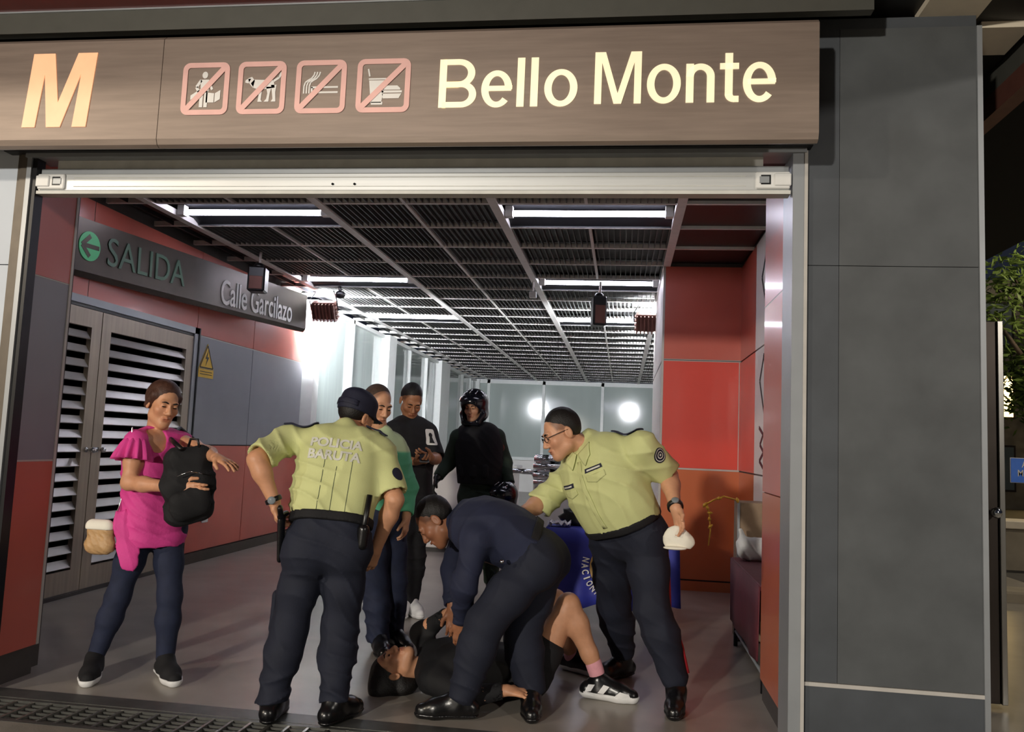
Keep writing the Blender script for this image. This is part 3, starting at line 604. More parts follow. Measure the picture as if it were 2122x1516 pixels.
def tree(x, y, h, r, lab, seed):
    rnd = random.Random(seed); t = empty('tree', (x, y, 0), label=lab, category='tree', group='trees by the street')
    tube('trunk', 'bark', [(x, y, -.05), (x + .05, y, 1.2), (x - .08, y, 2.4), (x + .02, y, h * .72)], [.20, .16, .14, .07], t, 10)
    for k in range(5):
        a = rnd.uniform(0, 6.28); tube('branch', 'bark', [(x - .05, y, 2.2 + .2 * k), (x + .6 * math.cos(a), y + .6 * math.sin(a), 3.0 + .25 * k), (x + 1.1 * math.cos(a), y + 1.1 * math.sin(a), 3.6 + .3 * k)], [.06, .045, .02], t, 7)
    N = 5200; V = []; Fc = []
    cl = [(rnd.uniform(-1, 1) * r, rnd.uniform(-1, 1) * r, h * .75 + rnd.uniform(-.38, .34) * h * .8) for _ in range(46)]
    for i in range(N):
        c = rnd.choice(cl); p = Vector((x + c[0] + rnd.gauss(0, .28), y + c[1] + rnd.gauss(0, .28), max(1.9, c[2] + rnd.gauss(0, .24))))
        d = Vector((rnd.gauss(0, 1), rnd.gauss(0, 1), rnd.gauss(-.3, .6))).normalized(); s = d.orthogonal().normalized(); q = rnd.uniform(.06, .12); k = len(V)
        V += [p, p + d * q + s * q * .45, p + d * q * 2.1, p + d * q - s * q * .45]; Fc.append((k, k + 1, k + 2, k + 3))
    me = bpy.data.meshes.new('leaves'); me.from_pydata(V, [], Fc); link('leaves', me, 'foliage', t, kind='stuff'); adopt(t)
tree(7.55, 15.8, 4.6, 1.5, 'leafy green tree rising beside the grey pillar', 3); tree(11.6, 20.5, 5.2, 1.8, 'darker leafy tree farther back at the right edge', 5)
t = empty('street_sign', (7.0, 15.0, 0), label='blue street sign with white letters on a post at the right edge', category='sign')
box('plate', 'blue_sign', 6.50, 7.5, 15.0, 15.02, 1.02, 1.42, t); box('border', 'white_paint', 6.49, 7.51, 15.02, 15.03, 1.01, 1.43, t); tube('post', 'alu_grey', [(7.0, 15.05, -.03), (7.0, 15.05, 1.9)], .03, t)
for s, u0, u1, v0, v1 in (('A', 6.66, 6.75, 1.27, 1.38), ('MU', 6.60, 6.78, 1.12, 1.23)):
    me = text_mesh(s, 1, .0, .01); fit_mesh(me, lambda u, v, ww: (u, 14.996, v), u0, u1, v0, v1); me.materials.clear(); link('lettering', me, 'white_paint', t)
adopt(t)
t = empty('street_building', (11, 27, 0), label='far building with lit yellow windows behind the trees', category='building')
box('wall', 'concrete', 6, 26, 27, 34, -.05, 7, t)
for i in range(8):
    for j in range(3):
        x = 9.0 + i * 1.7; f = box('window', 'bronze_dark', x, x + 1.1, 26.93, 27.02, .5 + j * 2.2, 1.9 + j * 2.2, t); box('pane', 'lit_window' if (i + j) % 3 != 1 and j < 2 else 'glass_dark', x + .06, x + 1.04, 26.91, 26.94, .56 + j * 2.2, 1.84 + j * 2.2, f)
adopt(t)
# ================================================================== FIGURE MODELLING (smooth implicit surfaces meshed with surface nets)
V3 = lambda *a: np.array(a, float)
def nz(v): v = np.asarray(v, float); return v / (np.linalg.norm(v) + 1e-9)
UP = V3(0, 0, 1)
class Op: pass
def cap(a, b, ra, rb=None, k=.03, flat=None, mode='u'):
    o = Op(); o.t = 'cap'; o.a = np.asarray(a, float); o.b = np.asarray(b, float); o.ra = ra; o.rb = ra if rb is None else rb; o.k = k; o.mode = mode
    o.flat = (nz(flat[0]), flat[1]) if flat is not None else None
    r = max(o.ra, o.rb) + k; o.lo = np.minimum(o.a, o.b) - r; o.hi = np.maximum(o.a, o.b) + r; return o
def ell(c, rad, R=None, k=.02, mode='u'):
    o = Op(); o.t = 'ell'; o.c = np.asarray(c, float); o.rad = np.asarray(rad, float); o.R = np.eye(3) if R is None else np.asarray(R, float); o.k = k; o.mode = mode
    r = o.rad.max() + k; o.lo = o.c - r; o.hi = o.c + r; return o
def cut(p, n):
    o = Op(); o.t = 'cut'; o.p = np.asarray(p, float); o.n = nz(n); o.mode = 'cut'; o.lo = None; return o
def chain(pts, rads, k=.03, **kw): return [cap(pts[i], pts[i + 1], rads[i], rads[i + 1], k, **kw) for i in range(len(pts) - 1)]
def _dist(o, X, Y, Z):
    if o.t == 'cap':
        px, py, pz = X - o.a[0], Y - o.a[1], Z - o.a[2]; ba = (o.b - o.a).copy(); sc = 1.
        if o.flat:
            n, rt = o.flat; s = 1 / rt - 1; dn = (px * n[0] + py * n[1] + pz * n[2]) * s; px = px + dn * n[0]; py = py + dn * n[1]; pz = pz + dn * n[2]; ba = ba + n * (s * (n @ ba)); sc = rt ** .5
        bb = ba @ ba + 1e-12; t = np.clip((px * ba[0] + py * ba[1] + pz * ba[2]) / bb, 0, 1)
        return (np.sqrt((px - t * ba[0]) ** 2 + (py - t * ba[1]) ** 2 + (pz - t * ba[2]) ** 2) - (o.ra + (o.rb - o.ra) * t)) * sc
    px, py, pz = X - o.c[0], Y - o.c[1], Z - o.c[2]; q = [(o.R[i, 0] * px + o.R[i, 1] * py + o.R[i, 2] * pz) / o.rad[i] for i in range(3)]
    k0 = np.sqrt(q[0] ** 2 + q[1] ** 2 + q[2] ** 2); k1 = np.sqrt((q[0] / o.rad[0]) ** 2 + (q[1] / o.rad[1]) ** 2 + (q[2] / o.rad[2]) ** 2) + 1e-9
    return k0 * (k0 - 1) / k1
def field(ops, lo, hi, h, post=None):
    n = np.maximum(2, np.ceil((hi - lo) / h).astype(int) + 1); F = np.full(n, .3, np.float32); ax = [(lo[i] + h * np.arange(n[i])).astype(np.float32) for i in range(3)]
    for o in ops:
        if o.t == 'cut':
            d = (ax[0][:, None, None] - o.p[0]) * o.n[0] + (ax[1][None, :, None] - o.p[1]) * o.n[1] + (ax[2][None, None, :] - o.p[2]) * o.n[2]; np.maximum(F, d, out=F); continue
        i0 = np.clip(np.floor((o.lo - lo) / h).astype(int) - 1, 0, n); i1 = np.clip(np.ceil((o.hi - lo) / h).astype(int) + 2, 0, n)
        if np.any(i1 <= i0): continue
        sl = tuple(slice(a, b) for a, b in zip(i0, i1)); d = _dist(o, ax[0][sl[0]][:, None, None], ax[1][sl[1]][None, :, None], ax[2][sl[2]][None, None, :]).astype(np.float32); s = F[sl]
        if o.mode == 'u': m = np.clip(.5 + .5 * (s - d) / o.k, 0, 1); F[sl] = s * (1 - m) + d * m - o.k * m * (1 - m)
        else: m = np.clip(.5 - .5 * (s + d) / o.k, 0, 1); F[sl] = s * (1 - m) - d * m + o.k * m * (1 - m)
    if post is not None: F = F + post(ax[0][:, None, None], ax[1][None, :, None], ax[2][None, None, :]).astype(np.float32)
    return F
_E = [((0,0,0),(1,0,0)),((0,0,0),(0,1,0)),((0,0,0),(0,0,1)),((1,0,0),(1,1,0)),((1,0,0),(1,0,1)),((0,1,0),(1,1,0)),((0,1,0),(0,1,1)),((0,0,1),(1,0,1)),((0,0,1),(0,1,1)),((1,1,0),(1,1,1)),((1,0,1),(1,1,1)),((0,1,1),(1,1,1))]
def surfnet(F, lo, h):
    S = F < 0; n = np.array(F.shape) - 1
    c = np.zeros(n, np.int8)
    for i in (0, 1):
        for j in (0, 1):
            for k in (0, 1): c += S[i:n[0] + i, j:n[1] + j, k:n[2] + k]
    A = np.argwhere((c > 0) & (c < 8))
    if not len(A): return np.zeros((0, 3)), np.zeros((0, 4), int)
    ID = np.full(n, -1, np.int64); ID[A[:, 0], A[:, 1], A[:, 2]] = np.arange(len(A))
    P = np.zeros((len(A), 3)); C = np.zeros(len(A))
    for e0, e1 in _E:
        e0 = np.array(e0); e1 = np.array(e1); a = A + e0; b = A + e1; v0 = F[a[:, 0], a[:, 1], a[:, 2]]; v1 = F[b[:, 0], b[:, 1], b[:, 2]]
        x = (v0 < 0) != (v1 < 0); t = np.where(x, v0 / np.where(x, v0 - v1, 1), 0); P += np.where(x[:, None], e0 + t[:, None] * (e1 - e0), 0); C += x
    P = lo + (A + P / C[:, None]) * h; Q = []
    for ax in range(3):
        u, v = (ax + 1) % 3, (ax + 2) % 3; s0 = [slice(None)] * 3; s1 = [slice(None)] * 3; s0[ax] = slice(0, -1); s1[ax] = slice(1, None)
        a, b = S[tuple(s0)], S[tuple(s1)]; X = np.argwhere(a != b)
        X = X[(X[:, u] > 0) & (X[:, v] > 0) & (X[:, u] < n[u]) & (X[:, v] < n[v])]
        if not len(X): continue
        du = np.zeros(3, int); du[u] = 1; dv_ = np.zeros(3, int); dv_[v] = 1; g = lambda Y: ID[Y[:, 0], Y[:, 1], Y[:, 2]]
        q = np.stack([g(X - du - dv_), g(X - dv_), g(X), g(X - du)], 1); ins = S[X[:, 0], X[:, 1], X[:, 2]]; q[~ins] = q[~ins][:, ::-1]; Q.append(q)
    return P, np.concatenate(Q)
def sculpt(name, ops, m, parent, h=.009, fine=(), post=None, color=None, **props):
    bo = [o for o in ops if o.lo is not None and o.mode == 'u']; lo = np.min([o.lo for o in bo], 0) - .012; hi = np.max([o.hi for o in bo], 0) + .012
    P, Q = surfnet(field(ops, lo, hi, h, post), lo, h); VV, QQ = [], []; base = 0
    def add(P, Q, keep):
        nonlocal base
        Q = Q[keep]; us = np.unique(Q); mp_ = np.full(len(P), -1); mp_[us] = np.arange(len(us)); VV.append(P[us]); QQ.append(mp_[Q] + base); base += len(us)
    cen = P[Q].mean(1); keep = np.ones(len(Q), bool)
    for fl, fh, fhh in fine:
        mg = h * .6; keep &= ~np.all((cen > fl + mg) & (cen < fh - mg), 1)
    add(P, Q, keep)
    for fl, fh, fhh in fine:
        P2, Q2 = surfnet(field(ops, fl - .02, fh + .02, fhh, post), fl - .02, fhh)
        if len(Q2): c2 = P2[Q2].mean(1); add(P2, Q2, np.all((c2 > fl) & (c2 < fh), 1))
    Vt = np.concatenate(VV); Qt = np.concatenate(QQ)
    me = bpy.data.meshes.new(name); me.from_pydata(Vt, [], Qt); me.polygons.foreach_set('use_smooth', np.ones(len(Qt), bool))
    ca = me.color_attributes.new('Col', 'FLOAT_COLOR', 'POINT'); cc = np.ones((len(Vt), 4), np.float32)
    if color is not None: cc[:, :3] = color(Vt)
    ca.data.foreach_set('color', cc.ravel())
    return link(name, me, m, parent, **props)
def tint_mat(name, rgb, rough=.6, var=.06, scale=40., bump=.2, bscale=120., sheen=0., spec=.4, metal=0.):
    m = mat(name, rgb, rough, metal, var, scale, bump, bscale, spec=spec); nt = m.node_tree; b = nt.nodes['Principled BSDF']; src = b.inputs['Base Color'].links[0].from_socket
    at_ = nt.nodes.new('ShaderNodeAttribute'); at_.attribute_name = 'Col'; mx = nt.nodes.new('ShaderNodeMix'); mx.data_type = 'RGBA'; mx.blend_type = 'MULTIPLY'; mx.inputs[0].default_value = 1
    nt.links.new(src, mx.inputs[6]); nt.links.new(at_.outputs['Color'], mx.inputs[7]); nt.links.new(mx.outputs[2], b.inputs['Base Color']); b.inputs['Sheen Weight'].default_value = sheen; M[name] = m; return m
for nm, rgb in (('skin_tan', (200, 146, 112)), ('skin_brown', (168, 116, 84)), ('skin_dark', (150, 100, 72)), ('skin_light', (204, 152, 120))): tint_mat(nm, rgb, .48, .07, 30, .08, 250)
tint_mat('lime_shirt', (200, 204, 144), .75, .05, 9, .25, 300); tint_mat('navy_trousers', (27, 31, 46), .8, .12, 9, .25, 260); tint_mat('navy_shirt', (32, 37, 60), .8, .12, 9, .25, 260)
tint_mat('black_cloth', (22, 22, 25), .8, .15, 9, .25, 260); tint_mat('green_shirt', (88, 172, 132), .75, .06, 9, .2, 260); tint_mat('jeans', (30, 37, 60), .8, .16, 20, .3, 300); tint_mat('pink_blouse', (214, 66, 146), .7, .07, 14, .3, 140)
tint_mat('olive_cloth', (46, 60, 48), .8, .12, 9, .25, 260); tint_mat('black_leather', (16, 16, 18), .28, .15, 20, .1, 120, spec=.6); tint_mat('hair_black', (20, 17, 16), .55, .25, 60, .6, 180); tint_mat('hair_brown', (70, 44, 34), .55, .25, 60, .6, 180)
tint_mat('cap_navy', (26, 28, 48), .7, .12, 14, .3, 220); tint_mat('white_shoe', (226, 226, 226), .5, .05, 20, .1, 160); tint_mat('helmet_black', (16, 18, 26), .16, .1, 5, 0, 100, spec=.7); tint_mat('tan_leather', (184, 148, 104), .5, .12, 24, .3, 90); tint_mat('sock_pink', (226, 160, 170), .8); tint_mat('white_cotton', (236, 232, 218), .8, .04, 12, .2, 200)
mk('lens', (120, 128, 134), .05, coat=.5); mk('eye_dark', (18, 14, 12), .2); mk('gold_tape', (206, 176, 80), .5); mk('red_stripe', (170, 34, 44), .6); mk('grey_print', (206, 206, 196), .6)
def folds(amp=.0035, f=34., tilt=(.35, .2, 1.), seed=0., low=0., zlow=.3):
    """cloth relief: sharp drag creases in patches over soft undulation"""
    a = np.array(tilt)
    def g(X, Y, Z):
        q = 2.0 * np.sin(6.5 * X + 5 * Y + 2.1 * Z + seed) + 1.3 * np.sin(11 * Z - 7 * X + 2 * seed); p1 = f * .9 * (a[0] * X + a[1] * Y + a[2] * Z) + q + seed; p2 = f * .8 * (.9 * X - .7 * Y + .55 * Z) + 1.8 * np.sin(9 * Z + 6 * Y + seed * 2) + 2 * seed
        m1 = .5 + .5 * np.sin(7 * X + 5 * Z + 3 * seed) * np.cos(6 * Y + 4 * Z + seed); m2 = .5 + .5 * np.cos(6 * X - 8 * Z + seed) * np.cos(7 * Y + seed)
        r1 = (1 - np.abs(np.sin(p1))) ** 2; r2 = (1 - np.abs(np.sin(p2))) ** 2; w_ = np.sin(.5 * p1) * np.sin(.4 * p2); A = amp
        if low: A = amp + low * np.clip((zlow - Z) / zlow, 0, 1)
        return -A * (1.5 * r1 * m1 + 1.2 * r2 * m2 + .45 * w_ - .45)
    return g
def frame(f, u):
    f = nz(f); u = nz(np.asarray(u, float) - f * (f @ np.asarray(u, float))); r = np.cross(f, u); return np.array([r, f, u])   # rows: right, forward, up
class Head:
    def __init__(s, c, f, u=UP, sc=.97, fat=0.): s.c = np.asarray(c, float); s.R = frame(f, u); s.s = sc; s.fat = fat
    def p(s, x, y, z): return s.c + s.s * (s.R.T @ V3(x, y, z))
    def e(s, x, y, z, rad, k=.02, mode='u', tilt=0.):
        R = s.R
        if tilt: c_, s_ = math.cos(tilt), math.sin(tilt); R = np.array([[1, 0, 0], [0, c_, s_], [0, -s_, c_]]) @ R
        return ell(s.p(x, y, z), np.array(rad) * s.s, R, k, mode)
    def ops(s, neck):
        p, e, q, ft = s.p, s.e, s.s, s.fat
        L = [e(0, -.012, .042, (.074, .094, .082), .03), e(0, .030, -.030, (.058 + ft, .064, .080), .03), cap(p(0, .068, -.094), p(0, .072, -.098), .021 * q, k=.03),
             cap(p(-.045 - ft, .005, -.065), p(-.012, .062, -.096), .022 * q, .018 * q, .03), cap(p(.045 + ft, .005, -.065), p(.012, .062, -.096), .022 * q, .018 * q, .03)]
        for sg_ in (-1, 1): L += [e(sg_ * .040, .062, -.022, (.024, .022, .022), .025)]
        L += [cap(p(-.038, .084, .026), p(.038, .084, .026), .011 * q, k=.02), cap(p(0, .092, .016), p(0, .112, -.028), .008 * q, .0125 * q, .014), e(-.013, .102, -.034, (.009, .011, .008), .008), e(.013, .102, -.034, (.009, .011, .008), .008)]
        for sg_ in (-1, 1): L += [e(sg_ * .031, .104, .005, (.019, .015, .012), .016, 's'), e(sg_ * .031, .083, .005, (.015, .012, .011), .006)]
        L += [cap(p(-.020, .090, -.062), p(0, .099, -.059), .006 * q, .0075 * q, .006), cap(p(.020, .090, -.062), p(0, .099, -.059), .006 * q, .0075 * q, .006), cap(p(-.017, .089, -.072), p(.017, .089, -.072), .0075 * q, k=.008), e(0, .105, -.066, (.024, .012, .0018), .004, 's')]
        for sg_ in (-1, 1): L += [e(sg_ * .079, -.012, -.004, (.009, .021, .033), .008), e(sg_ * .088, -.008, .0, (.005, .010, .018), .006, 's')]
        L += [cap(p(0, -.028, -.055), neck, .052 * q + ft * .5, .058 * q + ft * .5, .03)]
        return L
    def box(s, r=.15): return (s.c - r * s.s + V3(0, 0, -.0), s.c + r * s.s, .0042)
    def color(s, lip=(.72, .50, .50), stub=0., fade=(.42, .40, .40)):
        lp = s.p(0, .095, -.066); ch = [s.p(sx * .042, .07, -.025) for sx in (-1, 1)]; jw = s.p(0, .06, -.085)
        def g(V):
            C = np.ones((len(V), 3)); d = (V - lp) @ s.R.T / s.s; w_ = np.clip(1.4 - np.sqrt((d[:, 0] / .024) ** 2 + (d[:, 1] / .03) ** 2 + (d[:, 2] / .014) ** 2), 0, 1); C *= 1 - w_[:, None] * (1 - np.array(lip))
            for c in ch: w2 = np.exp(-((V - c) ** 2).sum(1) / (.03 ** 2)); C *= 1 - w2[:, None] * np.array([0., .10, .10])
            if stub: w3 = np.exp(-((V - jw) ** 2).sum(1) / (.055 ** 2)); C *= 1 - stub * w3[:, None] * np.array([1, .9, .85])
            if fade is not None:                                                        # close-cropped hair round the sides and nape
                d = (V - s.c) @ s.R.T / s.s; x, y, z = np.abs(d[:, 0]), d[:, 1], d[:, 2]; r = np.sqrt(x ** 2 + y ** 2 + z ** 2); ed = np.minimum(z - (.030 + .75 * np.clip(y - .03, -.2, 0) - .012 * np.sin(40 * y)), .062 - y - .35 * np.clip(.07 - z, 0, .1)); w4 = np.clip(ed / .014, 0, 1) * (r < .17) * (np.abs(x) < .0765)
                C *= 1 - w4[:, None] * (1 - np.array(fade))
            return C
        return g
    def hair(s, parent, m='hair_black', t=.010, line=None, extra=(), name='hair', h=.0045, post=True, grow=0.):
        """hair that rises out of the scalp, so its edge is a natural hairline; line cuts hats off straight"""
        p, e = s.p, s.e; g = grow
        L = [e(0, -.021 - g * .5, .046 + t * .75, (.0762 + g, .0915 + g, .0835 + g * .5), .02), e(0, -.050 - g * .3, .025, (.0735 + g, .0640 + g, .075 + g), .03), *extra]
        if line is not None: (y0, z0), (y1, z1) = line; d = np.array([y0 - y1, z0 - z1]); nn = np.array([d[1], -d[0]]) / np.linalg.norm(d); L.append(cut(s.p(0, y0, z0), s.R.T @ V3(0, nn[0], nn[1])))
        return sculpt(name, L, m, parent, h, post=folds(.0010, 130, (1, .4, .2)) if post else None)
    def face(s, parent, brow='hair_black', eyes=True):
        p, q = s.p, s.s
        for sg_ in (-1, 1):
            bm = bmesh.new(); tube_bm(bm, [p(sg_ * .014, .098, .024), p(sg_ * .030, .099, .030), p(sg_ * .048, .088, .026)], [.0035, .0042, .0022], 6); link('eyebrow', mesh_from_bm('eyebrow', bm), brow, parent, True)
            if eyes:
                bm = bmesh.new(); bmesh.ops.create_uvsphere(bm, u_segments=10, v_segments=6, radius=1)
                for v in bm.verts: v.co = Vector(p(sg_ * .031 + v.co.x * .0125, .0915 + v.co.y * .005, .003 + v.co.z * .0042))
                link('eye', mesh_from_bm('eye', bm), 'eye_dark', parent, True)
def hand_ops(wr, d, n, t, curl=.6, sc=.95, spread=.0, thumb=.5):
    d = nz(d); n = nz(np.asarray(n, float) - d * (d @ np.asarray(n, float))); t = np.asarray(t, float); tt = np.cross(d, n); t = tt if tt @ t > 0 else -tt; wr = np.asarray(wr, float); q = sc
    L = [cap(wr, wr + d * .03 * q, .025 * q, .028 * q, .02, flat=(n, .72)), cap(wr + (d * .030 + t * .014) * q, wr + (d * .078 + t * .019) * q, .022 * q, .021 * q, .015, flat=(n, .62)), cap(wr + (d * .030 - t * .010) * q, wr + (d * .076 - t * .020) * q, .024 * q, .021 * q, .015, flat=(n, .62))]
    pts = [wr]
    for i, (ln, r) in enumerate(((.070, .0092), (.078, .0095), (.072, .0090), (.056, .0080))):
        b = wr + (d * (.086 - .004 * abs(i - 1.2)) + t * (.031 - .0205 * i)) * q; a = 0.; cur = b; dd = nz(d + t * spread * (1.5 - i))
        for fr, bd, rr in ((.46, .55, 1.), (.30, .95, .92), (.24, .75, .82)):
            a += curl * bd; dr_ = dd * math.cos(a) + n * math.sin(a); nx = cur + dr_ * ln * fr * q; L.append(cap(cur, nx, r * rr * q, r * rr * .93 * q, .0045)); cur = nx
        pts.append(cur)
    b = wr + (d * .026 + t * .030) * q; d1 = nz(d * .75 + t * .62 + n * .35 * thumb * 2); m1 = b + d1 * .042 * q; d2 = nz(d * .95 + t * .15 + n * .55 * thumb * 2); m2 = m1 + d2 * .030 * q; L += [cap(wr + (d * .02 + t * .015) * q, b, .016 * q, .0155 * q, .012), cap(b, m1, .0145 * q, .0115 * q, .006), cap(m1, m2, .0112 * q, .0088 * q, .004)]; pts += [m1, m2]
    pts = np.array(pts); return L, (pts.min(0) - .035, pts.max(0) + .030, .0034)
def lerp(a, b, t): return np.asarray(a) * (1 - t) + np.asarray(b) * t
def arm_ops(sh, el, wr, s=1.): return [*chain([sh, lerp(sh, el, .5), el], [.050 * s, .047 * s, .040 * s]), *chain([el, lerp(el, wr, .3), wr], [.040 * s, .042 * s, .027 * s])]
def leg_ops(hp, kn, an, s=1.):
    bk = nz(np.cross(np.cross(kn - an, V3(1, 0, 0)), kn - an)) * 0
    return [*chain([hp, lerp(hp, kn, .5), kn], [.088 * s, .074 * s, .056 * s]), *chain([kn, lerp(kn, an, .3), lerp(kn, an, .75), an], [.056 * s, .060 * s, .042 * s, .036 * s])]
def torso_ops(pel, neck, latP, latN, levels, g=0., bow=None, k=.07):
    L = []; latP, latN = nz(latP), nz(latN)
    for t, wd, r in levels:
        c = lerp(pel, neck, t)
        if bow is not None: c = c + np.asarray(bow) * (4 * t * (1 - t))
        la = nz(lerp(latP, latN, min(1, max(0, t)))); hw = max(.001, wd - r); L.append(cap(c - la * hw, c + la * hw, r + g, r + g, k))
    return L
def rows_between(L): return L
LEV = [(-.02, .165, .112), (.16, .162, .110), (.32, .163, .110), (.48, .170, .114), (.64, .178, .116), (.78, .180, .110), (.90, .150, .085)]
def scaled(lv, w=1., d=1.): return [(t, a * w, r * d) for t, a, r in lv]
def foot_ops(an, d, kind='shoe', g=0., kn=None):
    d = nz(V3(d[0], d[1], 0)); an = np.asarray(an, float); fl = V3(an[0], an[1], 0); s = np.cross(UP, d); L = []
    he, ba, to = fl - d * .045, fl + d * .125, fl + d * .185
    L += [cap(he + UP * .050, ba + UP * .044, .042 + g, .045 + g, .03), cap(ba + UP * .040, to + UP * .034, .044 + g, .036 + g, .03), cap(fl + UP * .06 + d * .02, fl + UP * .095 + d * .005, .044 + g, .040 + g, .03)]
    L += chain([ba + UP * .05, fl + UP * .10 + d * .02], [.034 + g, .040 + g])
    if kind == 'boot': L += chain([fl + UP * .09, (an + UP * .08) if kn is None else lerp(an, kn, .30)], [.046 + g, .052 + g])
    return L, fl, d
def shoe(parent, an, d, m, kind='shoe', sole=None, name=None, z0=0., sole_h=.026, kn=None):
    L, fl, d = foot_ops(an, d, kind, 0., kn); nm = name or ('boot' if kind == 'boot' else 'shoe')
    o = sculpt(nm, L + [cut(fl + UP * .002, -UP)], m, parent, .006); L2, _, _ = foot_ops(an, d, 'shoe', .006)
    sculpt('sole', L2[:2] + [cut(fl + UP * .001, -UP), cut(fl + UP * sole_h, UP)], sole or 'black_leather', o, .006); return o
def white(me):
    ca = me.color_attributes.new('Col', 'FLOAT_COLOR', 'POINT'); ca.data.foreach_set('color', np.ones(len(me.vertices) * 4, np.float32))
BV = {}
def bvh(o):
    if o.name not in BV: BV[o.name] = BVHTree.FromPolygons([v.co for v in o.data.vertices], [tuple(p.vertices) for p in o.data.polygons])
    return BV[o.name]
def decal(name, m, target, me_or_polys, org, u, v, parent, off=.004, sub=.012, reach=.2, thick=0.):
    """lay flat outlines or a text mesh onto the surface of a garment"""
    org, u, v = np.asarray(org, float), nz(u), nz(v); n = np.cross(u, v); bm = bmesh.new()
    if isinstance(me_or_polys, bpy.types.Mesh): bm.from_mesh(me_or_polys)
    else:
        for P in me_or_polys: bm.faces.new([bm.verts.new((a, b, 0)) for a, b in P])
        bmesh.ops.remove_doubles(bm, verts=bm.verts, dist=1e-5)
    bm.normal_update(); bmesh.ops.triangulate(bm, faces=bm.faces)
    for _ in range(5):
        E = [e for e in bm.edges if e.calc_length() > sub]
        if not E: break
        bmesh.ops.subdivide_edges(bm, edges=E, cuts=1); bmesh.ops.triangulate(bm, faces=[f for f in bm.faces if len(f.verts) > 3])
    T = bvh(target); nv = Vector(n)
    for vt in bm.verts:
        p = Vector(org + u * vt.co.x + v * vt.co.y); hit = T.ray_cast(p + nv * reach, -nv, reach * 2.2); vt.co = (hit[0] + nv * off) if hit[0] is not None else p
    me = mesh_from_bm(name, bm); me.materials.clear(); o = link(name, me, m, parent, True); white(me)
    if thick: md = o.modifiers.new('thickness', 'SOLIDIFY'); md.thickness = thick; md.offset = 1
    return o
def text2d(s, wd, ht, bold=.02):
    me = text_mesh(s, 1, 0, bold, 'LEFT'); fit_mesh(me, lambda a, b, c: (a, b, 0), -wd / 2, wd / 2, -ht / 2, ht / 2); return me
def ring_band(name, m, c, ax, r, wd, parent, th=.004, flat=None):
    """strap around a limb"""
    ax = Vector(nz(ax)); return lathe(name, m, [(r, -wd / 2), (r + th, -wd / 2 + .002), (r + th, wd / 2 - .002), (r, wd / 2)], Vector(c), ax, 20, parent)
def finish(t): adopt(t)
def person(lab, base): return empty('person', (base[0], base[1], 0), label=lab, category='person')
# ================================================================== THE PEOPLE
A = at
def body(t, J, hd, skin, hands, fine_extra=(), arms=1., legs=1., lev=None, feet=True, stub=0., sleeve=None):
    latP = J['hipR'] - J['hipL']; latN = J['shR'] - J['shL']; L = []
    L += torso_ops(J['pel'], J['neck'], latP, latN, scaled(lev or LEV, .86, .84)); L += [cap(J['neck'] - nz(J['neck'] - J['pel']) * .03, J['shL'], .045, .05, .04), cap(J['neck'] - nz(J['neck'] - J['pel']) * .03, J['shR'], .045, .05, .04)]
    for s in 'LR':
        L += arm_ops(J['sh' + s], J['el' + s], J['wr' + s], arms)
        L += leg_ops(J['hip' + s], J['kn' + s], J['an' + s], legs * .9)
    L += hd.ops(J['neck']); fine = [hd.box()]
    for s in 'LR':
        if hands.get(s): hl, fb = hand_ops(J['wr' + s], **hands[s]); L += hl; fine.append(fb)
    return sculpt('body', L, skin, t, .011, fine, color=hd.color(stub=stub))
def trousers(t, J, m='navy_trousers', s=1., seed=0., hem=None, low=.006, amp=.006, ankle=.066, knee=.072, thigh=.094, seat=None, waist=None, name='trousers', h=.0075):
    L = [cap(J['hipL'], J['hipR'], .112 * s, k=.05), *torso_ops(J['pel'], J['neck'], J['hipR'] - J['hipL'], J['shR'] - J['shL'], [(-.02, .168 * s, .115 * s), (.14, .164 * s, .112 * s)])]
    ax = nz(J['neck'] - J['pel']); L.append(cut(lerp(J['pel'], J['neck'], waist if waist is not None else .20), ax))
    for q in 'LR':
        hp, kn, an = J['hip' + q], J['kn' + q], J['an' + q]; L += chain([hp, lerp(hp, kn, .5), kn], [thigh * s, thigh * .92 * s, knee * s], .04); L += chain([kn, lerp(kn, an, .35), lerp(kn, an, .92)], [knee * s, knee * 1.02 * s, ankle * s], .04)
    if seat is not None:
        for q in 'LR': L.append(ell(J['hip' + q] + np.asarray(seat), (.095 * s,) * 3, None, .05))
    L.append(cut(V3(0, 0, hem if hem is not None else .055), -UP))
    return sculpt(name, L, m, t, h, post=folds(amp, 30, seed=seed, low=low, zlow=.38))
